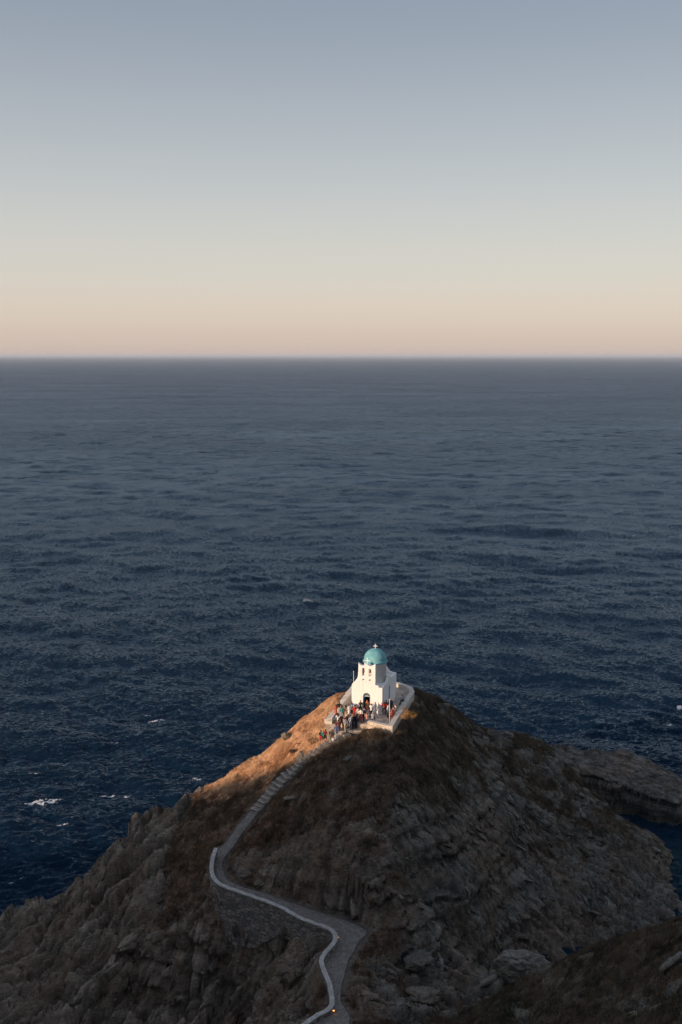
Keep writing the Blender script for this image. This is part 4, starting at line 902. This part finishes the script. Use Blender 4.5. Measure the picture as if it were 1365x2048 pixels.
pl = [
 (F3(462,702,TZ),'stand',1.66,200,dict(dress='coral',hair='dkhair',shoes='beige'),'woman in coral red dress at the top left corner of the terrace',GT),
 (F3(512,698,TZ),'relax',1.60,150,dict(dress='cream',_s='long_skirt',long_hair='brhair',shoes='beige'),'slim woman in long cream dress beside the coral dress',GT),
 (F3(548,640,TZ),'hips',1.76,170,dict(jacket='black',trousers='dkgrey',hair='dkhair',shoes='black'),'man in black jacket with elbows out by the left parapet',GT),
 (F3(610,735,TZ),'relax',1.58,190,dict(shirt='teal',trousers='greyshirt',hair='dkhair',shoes='black'),'person in teal top with pale grey trousers near the corner parapet',GT),
 (F3(575,730,TZ),'stand',1.62,20,dict(shirt='greyshirt',trousers='greyshirt',hair='brhair',shoes='black'),'person all in pale grey half behind the teal top',GT),
 (F3(705,715,TZ),'stand',1.68,210,dict(dress='tan',_s='long_skirt',long_hair='dkhair',shoes='black'),'woman in tan dress with long dark hair, left of the white robe',GT),
 (F3(788,712,TZ),'relax',1.72,200,dict(dress='white',_s='long_skirt',hair='dkhair',shoes='beige'),'dark haired person in long white dress on the terrace',GT),
 (F3(848,680,TZ),'stand',1.74,150,dict(shirt='white',trousers='navy',hair='dkhair',shoes='black'),'man in white shirt and navy trousers at the left church corner',GT),
 (F3(930,715,TZ),'relax',1.68,185,dict(shirt='red',shorts='red',hair='dkhair',shoes='white'),'person in bright red shirt and shorts before the left facade',GT),
 (F3(1078,800,TZ),'relax',1.66,170,dict(shirt='white',skirt='patterned',hair='brhair',shoes='black'),'woman in white blouse and patterned red skirt by the short white post',GT),
 (F3(1072,600,TZ),'stand',1.74,20,dict(shirt='olive',trousers='dkgrey',hair='dkhair',shoes='black'),'man in olive shirt leaning on the facade left of the door',GT),
 (F3(1165,785,TZ),'walk',1.76,185,dict(shirt='white',trousers='black',backpack='black',hair='dkhair',shoes='black'),'man in white shirt with black backpack walking to the door',GT),
 (F3(1235,575,TZ),'stand',1.66,10,dict(shirt='orange',trousers='brown',hair='dkhair',shoes='black'),'person standing in the church doorway, orange light painted into the top',GT),  # orange light on this figure is put into the shirt colour
 (F3(1335,690,TZ),'photo',1.74,160,dict(shirt='white',trousers='black',hair='dkhair',shoes='black'),'man in white shirt and black trousers photographing the church door',GT),
 (F3(1262,650,TZ),'stand',1.68,200,dict(shirt='brown',shorts='maroon',hair='brhair',shoes='white'),'person in brown shirt and maroon shorts outside the door',GT),
 (F3(1215,700,TZ),'stand',1.62,150,dict(shirt='maroon',trousers='brown',hair='dkhair',shoes='black'),'person in dark maroon top right of the black backpack',GT),
 (F3(1010,760,TZ),'stand',1.64,190,dict(shirt='cream',trousers='jeans',hair='brhair',shoes='white'),'person in cream shirt and jeans between red shirt and patterned skirt',GT),
 (F3(1050,795,TZ+0),'relax',1.52,160,dict(shirt='mustard',shorts='olive',hair='dkhair',shoes='white'),'shorter person in mustard top before the facade',GT),
 # landing and stairs
 (F3(515,915,24.502),'relax',1.66,170,dict(shirt='white',trousers='cream',long_hair='dkhair',shoes='beige'),'woman in white blouse at the foot of the corner wall',GL),
 (F3(600,985,LZ),'hips',1.80,190,dict(shirt='black',trousers='black',hair='greyhair',shoes='black'),'broad grey haired man all in black on the landing',GL),
 (F3(668,930,LZ),'stand',1.50,10,dict(shirt='pink',shorts='pink',hair='brhair',shoes='white'),'small person in pink among the landing crowd',GL),
 (F3(700,1040,LZ),'walk',1.70,200,dict(shirt='greyshirt',trousers='beige',hair='dkhair',shoes='black'),'man in pale grey shirt and beige trousers on the front edge of the landing',GL),
 (F3(768,940,LZ),'stand',1.66,160,dict(shirt='maroon',trousers='brown',hair='dkhair',shoes='black'),'person in dark maroon behind the light jeans',GL),
 (F3(828,975,LZ),'relax',1.68,200,dict(shirt='lightblue',trousers='lightblue',hair='dkhair',shoes='white'),'person in light blue shirt and pale jeans on the landing',GL),
 (F3(872,930,LZ),'stand',1.64,180,dict(shirt='tan',shorts='tan',hair='blond',shoes='white'),'fair haired person in tan shirt and shorts on the landing',GL),
 (F3(915,955,LZ),'hips',1.70,175,dict(jacket='black',trousers='black',hair='dkhair',shoes='black'),'person in black jacket at the middle of the landing crowd',GL),
 (F3(965,945,LZ),'stand',1.64,150,dict(jacket='dkgrey',trousers='navy',long_hair='dkhair',shoes='black'),'person in charcoal coat at the right end of the landing crowd',GL),
 (F3(885,975,LZ),'stand',1.48,200,dict(shirt='navy',trousers='navy',hair='dkhair',shoes='black'),'shorter person in navy at the landing edge',GL),
 (F3(740,890,LZ),'stand',1.66,30,dict(shirt='cream',trousers='olive',hair='brhair',shoes='black'),'person in cream shirt and olive trousers deep in the landing crowd',GL),
 (F3(470,1205,23.95),'walk',1.74,195,dict(jacket='blue',trousers='greyshirt',hair='dkhair',shoes='white'),'man in blue jacket and grey trousers climbing the last steps',GP),
 (F3(530,1085,24.15),'stand',1.64,180,dict(shirt='maroon',trousers='dkgrey',hair='dkhair',shoes='black'),'person in maroon shirt just above the blue jacket',GP),
 (F3(92,1340,22.9),'stand',1.66,160,dict(shirt='black',shorts='red',hair='dkhair',shoes='white'),'person in black top and red shorts, lowest on the stairs',GP),
 (F3(150,1325,23.0),'relax',1.60,200,dict(shirt='teal',shorts='dkgreen',hair='blond',shoes='white'),'person in teal top between the black and the dark red tops',GP),
 (F3(203,1318,23.15),'stand',1.68,170,dict(shirt='dkred',shorts='black',hair='dkhair',shoes='white'),'person in dark red top beside the foot of the retaining wall',GP),
 # right half
 (F4(603,742,TZ),'hips',1.68,190,dict(shirt='red',trousers='olive',long_hair='brhair',shoes='black'),'woman in red top with auburn hair at the right church corner',GT),
 (F4(655,725,TZ),'stand',1.72,170,dict(jacket='dkgrey',trousers='black',hair='dkhair',shoes='black'),'person in charcoal jacket between the red top and the white shirt',GT),
 (F4(705,815,TZ),'relax',1.70,60,dict(shirt='white',trousers='navy',hair='dkhair',shoes='black'),'man in white shirt and navy trousers left of the white pole',GT),
 (F4(765,700,TZ),'stand',1.86,20,dict(jacket='navy',trousers='dkgrey',hair='brhair',shoes='black'),'tall man in navy jacket behind the white pole',GT),
]
for q in pl: person(*q)
def sitter(p, h, face, items, label): return person(p, 'sit', h, face, items, label, GS)
sitter(F4(318,925,FLOOR+.02), 1.62, 165, dict(shirt='greyshirt', trousers='navy', hair='greyhair', shoes='black'), 'person in grey shirt sitting behind the front parapet')
sitter(F4(175,925,FLOOR+.01), 1.50, 190, dict(shirt='pink', shorts='tan', hat='pink', hair='brhair', shoes='white'), 'person in pink hat sitting low at the left end of the front parapet')
sitter(F4(872,760,FLOOR+.02), 1.66, -75, dict(dress='pink', long_hair='brhair', shoes='beige'), 'woman in pale pink dress sitting on the right parapet')
sitter(F4(905,715,FLOOR+.02), 1.66, -70, dict(shirt='cream', trousers='brown', hair='dkhair', shoes='black'), 'person in cream top and brown trousers behind the pink dress')
sitter(F4(835,850,FLOOR+.02), 1.60, -80, dict(shirt='dkred', trousers='maroon', hair='dkhair', shoes='black'), 'person in dark red top sitting nearest the corner of the right parapet')
sitter(F4(1100,480,FLOOR+.02), 1.66, -100, dict(shirt='greyshirt', trousers='dkgreen', hair='brhair', shoes='black'), 'person in grey top and dark green trousers sitting alone far along the right parapet')
def bag(p, col, label):
    e = empty('bag', p); tag(e, label, 'bag')
    MB().lathe([(0, 0), (.16, .0), (.19, .1), (.17, .24), (.10, .32), (0, .33)], (0, 0, 0), 16).build('pouch', cm(col), e, True)
    hb = MB(); 
    for k in range(8): a = math.pi*k/8; a2 = math.pi*(k+1)/8; hb.tube((.09*math.cos(a), 0, .30+.12*math.sin(a)), (.09*math.cos(a2), 0, .30+.12*math.sin(a2)), .012, n=6)
    hb.build('handle', cm('brown'), e)
bag(F4(545,735,TZ), 'white', 'white bag on the paving beside the red topped woman')
bag(U(667,1481.5,23.75), 'white', 'white bag on the step edge below the blue jacket')
# ------------------------------------------------------------------ vegetation and loose rock
mg, t, b = newmat('dry_grass', .9, .1)
tn = attr(t, 'tint'); rg = attr(t, 'rightside')
c = ramp(t, tn, [(0.0, (.06, .040, .027)), (.3, (.14, .080, .05)), (.6, (.21, .135, .08)), (1.0, (.34, .235, .15))])
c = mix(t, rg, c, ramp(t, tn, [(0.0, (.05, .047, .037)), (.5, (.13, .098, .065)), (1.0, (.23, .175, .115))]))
c = mix(t, attr(t, 'sunlit_gold'), c, ramp(t, tn, [(0.0, (.30, .15, .08)), (.35, (.66, .39, .22)), (1.0, (.84, .60, .38))]))
t.links.new(c, b.inputs['Base Color'])
cn = N(t, 'ShaderNodeCombineXYZ')
for q_, v_ in enumerate((-.60, -.52, .61)): cn.inputs[q_].default_value = v_
t.links.new(cn.outputs[0], b.inputs['Normal'])   # one fixed normal for all blades, turned toward the sun to brighten the grass
tw = N(t, 'ShaderNodeBsdfTranslucent'); t.links.new(c, tw.inputs[0]); ms_ = N(t, 'ShaderNodeMixShader'); ms_.inputs[0].default_value = .4
t.links.new(b.outputs[0], ms_.inputs[1]); t.links.new(tw.outputs[0], ms_.inputs[2]); t.links.new(ms_.outputs[0], t.nodes['Material Output'].inputs[0])
msh, t, b = newmat('scrub_leaves', .85, .15)
tn = attr(t, 'tint'); c = ramp(t, tn, [(0.0, (.035, .040, .028)), (.45, (.085, .070, .045)), (.7, (.17, .085, .055)), (1.0, (.26, .16, .09))]); t.links.new(c, b.inputs['Base Color'])
in_view = (PX > -150) & (PX < 1520) & (PY > 1300) & (PY < 2150)
vegden = np.clip(1-rock, 0, 1)**1.3*(H2 > 3)*in_view*(1-np.clip(pathf*1.5, 0, 1))*(td < -.6)*(ld < -.4)*(platm < .2)
area = np.gradient(gx)[None, :]*np.gradient(gy)[:, None]
crestline = sm(1480, 1420, PY)*0
def pick(n, wgt):
    w = (wgt*area).ravel(); w = w/w.sum(); i = rng.choice(len(w), n, p=w); x = X.ravel()[i]+rng.uniform(-.09, .09, n); y = Y.ravel()[i]+rng.uniform(-.09, .09, n)
    return x, y, ground_z(x, y), i
def grass(n, nb, wgt):
    x, y, z, i = pick(n, wgt); sz = rng.uniform(.16, .50, n)*(1+.5*(perlin(x/2, y/2, 900))); tint = np.clip(.5+.55*fbm(x/3, y/3, 3, 910)+.45*fbm(x/.7, y/.7, 2, 911)+.2*rng.normal(size=n), 0, 1)
    lit = sm(-4, 0, 1560-PY.ravel()[i])
    bx_ = np.repeat(x, nb)+rng.normal(0, .12, n*nb); by = np.repeat(y, nb)+rng.normal(0, .12, n*nb); bz = ground_z(bx_, by)-.03
    h_ = np.repeat(sz*(1-.4*sunlit_gold.ravel()[i]), nb)*rng.uniform(.6, 1.2, n*nb); a = rng.uniform(0, 2*np.pi, n*nb); w_ = rng.uniform(.014, .032, n*nb)
    lx = rng.normal(.12, .22, n*nb)*h_; ly = rng.normal(.05, .22, n*nb)*h_
    V = np.empty((n*nb, 3, 3)); V[:, 0] = np.c_[bx_-w_*np.cos(a), by-w_*np.sin(a), bz]; V[:, 1] = np.c_[bx_+w_*np.cos(a), by+w_*np.sin(a), bz]; V[:, 2] = np.c_[bx_+lx, by+ly, bz+h_]
    rs2 = np.repeat(rightside.ravel()[i], nb*3); tt2 = np.repeat(np.clip(np.repeat(tint, nb)+.1*rng.normal(size=n*nb), 0, 1), 3)
    o = mesh_np('dry_grass', V.reshape(-1, 3), np.arange(n*nb*3).reshape(-1, 3), mg, attrs=dict(tint=tt2, rightside=rs2, sunlit_gold=np.repeat(sunlit_gold.ravel()[i], nb*3))); tag(o, 'dry grass covering the headland slopes', 'grass', kind='stuff')
grass(42000, 13, vegden*(1+2.2*sunlit_gold)*(.35+.65*sm(-.3, .3, fbm(X/2, Y/2, 3, 920))))
def leaf_cloud(n_leaf, g):
    """leafy cushion: small tilted quads spread through a dome, unit radius"""
    u = g.normal(size=(n_leaf, 3)); u /= np.linalg.norm(u, axis=1)[:, None]; u[:, 2] = np.abs(u[:, 2])
    r = g.uniform(.55, 1.0, n_leaf)**.6; lump = 1+.22*np.sin(u[:, 0]*5+g.uniform(0, 6))*np.cos(u[:, 1]*4+g.uniform(0, 6)); c_ = u*(r*lump)[:, None]; c_[:, 2] *= .75
    a = g.normal(size=(n_leaf, 3)); a /= np.linalg.norm(a, axis=1)[:, None]; b_ = np.cross(a, u); b_ /= np.linalg.norm(b_, axis=1)[:, None]+1e-6
    s_ = g.uniform(.06, .13, n_leaf)[:, None]
    return np.stack([c_-a*s_, c_+b_*s_*.6, c_+a*s_, c_-b_*s_*.6], 1)
clouds = [leaf_cloud(110, np.random.default_rng(40+k)) for k in range(6)]
def scrub(n, wgt):
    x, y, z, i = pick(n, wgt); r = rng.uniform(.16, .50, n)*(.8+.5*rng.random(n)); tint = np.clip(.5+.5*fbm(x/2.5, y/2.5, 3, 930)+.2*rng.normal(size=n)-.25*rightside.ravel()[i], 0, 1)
    Vs = []; Ts = []
    for k in range(n):
        c_ = clouds[k % 6]; a = rng.uniform(0, 6.28); ca, sa = math.cos(a), math.sin(a); q = c_.reshape(-1, 3)@np.array([[ca, sa, 0], [-sa, ca, 0], [0, 0, 1]])
        Vs.append(q*r[k]+np.array([x[k], y[k], z[k]-.06])); Ts.append(np.full(len(q), tint[k])+np.repeat(rng.normal(0, .12, len(q)//4), 4))
    V = np.concatenate(Vs); o = mesh_np('scrub', V, np.arange(len(V)).reshape(-1, 4), msh, attrs=dict(tint=np.clip(np.concatenate(Ts), 0, 1))); tag(o, 'low dry cushion scrub over the slopes', 'scrub', kind='stuff')
vg2 = (.25+vegden*.75)*(H2 > 4.5)*in_view*(pathf < .05)*(td < -1.2)*(ld < -1)*(platm < .2)*sm(0, .4, fbm(X/3, Y/3, 3, 940)+.15)*np.where(rock > .8, .35, 1)*(1-.93*sunlit_gold)
scrub(4600, vg2)
# slabs of schist lying on the rocky slopes
def slabs(n, wgt, lo, hi):
    x, y, z, i = pick(n, wgt); Vs = []; Fs = []; rr_ = []
    gyv, gxv = gyy.ravel()[i], gxx.ravel()[i]
    for k in range(n):
        s_ = lo+(hi-lo)*rng.random()**2.5; a = math.atan2(-gyv[k], -gxv[k])+rng.normal(0, .5); tl = -math.atan(min(1.2, math.hypot(gxv[k], gyv[k])))*.7+rng.normal(0, .25)
        L_, W_, T_ = s_*rng.uniform(1.2, 2.6), s_*rng.uniform(.35, .8), s_*rng.uniform(.12, .38)
        q = np.array([(-1,-1,-1),(1,-.8,-1),(.9,1,-1),(-.9,.9,-1),(-.9,-.8,1),(.75,-.7,.8),(.6,.7,1),(-.7,.8,.9)])*np.array([L_, W_, T_])/2+rng.normal(0, .07*s_, (8, 3))
        M = Matrix.Rotation(a, 3, 'Z')@Matrix.Rotation(-tl*1.0, 3, 'Y')@Matrix.Rotation(rng.normal(0, .3), 3, 'X')
        q = q@np.array(M.transposed())+np.array([x[k], y[k], z[k]+T_*.1]); Vs.append(q)
        Fs.append(np.array([(3,2,1,0),(4,5,6,7),(0,1,5,4),(1,2,6,5),(2,3,7,6),(3,0,4,7)])+8*k); rr_.append(np.full(8, rightside.ravel()[i[k]]))
    V = np.concatenate(Vs); o = mesh_np('rock_debris', V, np.concatenate(Fs), mt, attrs=dict(block=np.repeat(rng.random(n), 8), rock=np.ones(len(V)), rightside=np.concatenate(rr_), pathside=np.zeros(len(V)), platform=np.zeros(len(V)))); tag(o, 'loose slabs and stones lying on the slopes', 'loose rock', kind='stuff')
slabs(1500, in_view*(rock > .5)*(H2 > 1)*(platm < .2)*(pathf < .05)*(td < -4)*(.10+rightside)*(sunlit_gold < .1), .2, 1.05)
# distinct rocks
def boulder(px, py, dims, rz, seed, label, rightv=0.0, sink=.35):
    g = np.random.default_rng(seed); p = onground(px, py)
    import bmesh
    bm = bmesh.new(); bmesh.ops.create_icosphere(bm, subdivisions=5, radius=1)
    V = np.array([v.co[:] for v in bm.verts]); Fb = np.array([[v.index for v in f.verts] for f in bm.faces]); bm.free()
    for _ in range(22):
        n_ = g.normal(size=3); n_ /= np.linalg.norm(n_); d_ = g.uniform(.5, .85); s_ = V@n_; V = V-np.maximum(s_-d_, 0)[:, None]*n_*.92
    fa_, fe_ = facets(V[:, 0]*2.2+V[:, 2]+seed, V[:, 1]*2.2-V[:, 2]*1.5, seed, 1.2); r_ = 1+.16*fa_-.10*(1-sm(0, .14, fe_))+.10*fbm(V[:, 0]*3+seed, V[:, 1]*3+V[:, 2]*2, 4, seed)-.08*(np.abs(np.sin(V[:, 2]*9+2*perlin(V[:, 0]*2, V[:, 1]*2, seed))) < .18)
    V = V*r_[:, None]*np.array(dims)/2*1.25; c_, s2 = math.cos(rz), math.sin(rz); V = V@np.array([[c_, s2, 0], [-s2, c_, 0], [0, 0, 1]])
    V = V+np.array(p)+np.array([0, 0, dims[2]*(.5-sink)])
    o = mesh_np('boulder', V, Fb, mt, attrs=dict(block=np.full(len(V), .6), rock=np.ones(len(V)), rightside=np.full(len(V), rightv), pathside=np.zeros(len(V)), platform=np.zeros(len(V)))); return tag(o, label, 'boulder')
boulder(1040,1945,(5.2,3.4,2.6),-.05,1,'large flat topped grey boulder at the edge of the foreground slope',.8)
boulder(1110,1925,(3.0,2.4,1.9),.2,21,'smaller grey boulder right of the large flat topped one',.9)
boulder(590,1955,(3.0,3.0,4.6),.3,2,'tall weathered rock stack left of the lower path',0)
boulder(1150,1552,(2.2,1.8,1.9),.3,3,'pinkish rock knob on the far right ridge crest',.2)
boulder(262,1900,(2.0,4.2,2.0),-.6,4,'long pale rock leaning on the left coast slope',0)
boulder(490,1752,(1.5,1.4,1.2),.5,5,'light angular boulder inside the bend of the path',0)
boulder(520,1772,(1.3,.9,.7),.4,6,'flat pale boulder right of the path bend',0)
boulder(830,1935,(3.0,2.4,1.7),-.4,7,'broad grey rock beside the dark ravine',.9)
boulder(850,2000,(3.0,2.4,1.2),.1,8,'low rock slab above the foreground bushes',.6)
boulder(985,1478,(1.6,1.3,1.6),.1,9,'pointed rock on the right skyline ridge',.7)
boulder(500,1515,(1.0,.8,.7),.1,10,'small sunlit rock on the crest of the left slope',0)
boulder(575,1475,(1.3,1.0,.9),.1,12,'upper sunlit rock on the crest of the left slope',0)
boulder(402,1584,(1.5,1.2,1.1),.1,11,'sunlit rock at the lower end of the bright slope',0)
# distinct shrubs
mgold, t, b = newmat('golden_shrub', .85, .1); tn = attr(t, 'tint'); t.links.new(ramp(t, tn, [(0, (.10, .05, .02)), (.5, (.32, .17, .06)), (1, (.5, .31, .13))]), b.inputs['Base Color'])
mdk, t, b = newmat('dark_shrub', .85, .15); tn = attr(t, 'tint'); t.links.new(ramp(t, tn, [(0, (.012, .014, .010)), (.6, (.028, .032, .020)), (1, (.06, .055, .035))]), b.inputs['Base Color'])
def shrub(p, r, hgt, mat_, label, n_leaf=900, seed=1, leaf=1.0):
    g = np.random.default_rng(seed); e = empty('shrub', p); tag(e, label, 'shrub', 'single shrubs on the slopes')
    V = []; T_ = []
    stems = MB()
    for k in range(9):
        a = g.uniform(0, 6.28); rr_ = r*g.uniform(.2, .7); c_ = np.array([rr_*math.cos(a), rr_*math.sin(a), hgt*g.uniform(.4, .85)]); q = leaf_cloud(n_leaf//9, g); m_ = q.mean(1, keepdims=True); q = m_*r*.55+(q-m_)*.30*leaf*min(1, .9/r**.5)
        V.append((q.reshape(-1, 3)+c_)); T_.append(np.repeat(np.clip(g.uniform(.3, .8)+g.normal(0, .2, n_leaf//9), 0, 1), 4)); stems.tube((0, 0, -.1), tuple(c_), .03, .012, 6)
    V = np.concatenate(V); mesh_np('foliage', V, np.arange(len(V)).reshape(-1, 4), mat_, e, attrs=dict(tint=np.concatenate(T_))); stems.build('stem', M_bark, e)
M_bark = plain('twig_bark', (.08, .055, .04))
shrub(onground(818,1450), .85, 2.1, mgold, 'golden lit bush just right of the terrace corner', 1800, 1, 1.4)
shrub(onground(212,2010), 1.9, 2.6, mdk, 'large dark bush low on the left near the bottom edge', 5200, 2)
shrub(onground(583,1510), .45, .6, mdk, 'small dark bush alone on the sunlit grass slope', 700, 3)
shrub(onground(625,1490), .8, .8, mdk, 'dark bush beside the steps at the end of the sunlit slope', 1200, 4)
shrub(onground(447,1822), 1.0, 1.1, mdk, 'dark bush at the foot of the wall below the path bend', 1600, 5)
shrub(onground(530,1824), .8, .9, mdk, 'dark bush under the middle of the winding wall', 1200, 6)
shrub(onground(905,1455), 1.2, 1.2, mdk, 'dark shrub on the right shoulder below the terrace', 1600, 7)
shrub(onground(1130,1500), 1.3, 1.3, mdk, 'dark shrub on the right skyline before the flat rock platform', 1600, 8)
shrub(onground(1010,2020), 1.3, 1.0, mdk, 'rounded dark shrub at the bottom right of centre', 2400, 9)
shrub(onground(920,2030), 1.2, .9, msh, 'brown cushion shrub at the bottom, left of the dark rounded one', 2400, 10)
shrub(onground(735,1700), .9, .8, mdk, 'dark shrub on the rocky hump above the path', 1400, 12)
shrub(onground(735,1545), .8, .7, mdk, 'dark shrub on the spine below the front parapet', 1200, 13)
# ------------------------------------------------------------------ haze over the sea
hz = MB().box((0, 0, 41), (90000, 90000, 98)).build('haze'); mh = bpy.data.materials.new('evening_haze'); mh.use_nodes = True; th_ = mh.node_tree; th_.nodes.clear()
pvn = th_.nodes.new('ShaderNodeVolumePrincipled'); pvn.inputs['Density'].default_value = HAZE; pvn.inputs['Color'].default_value = (.72, .83, .97, 1)
mo = th_.nodes.new('ShaderNodeOutputMaterial'); th_.links.new(pvn.outputs[0], mo.inputs['Volume']); hz.data.materials.append(mh); tag(hz, 'thin evening haze over the sea', kind='stuff')
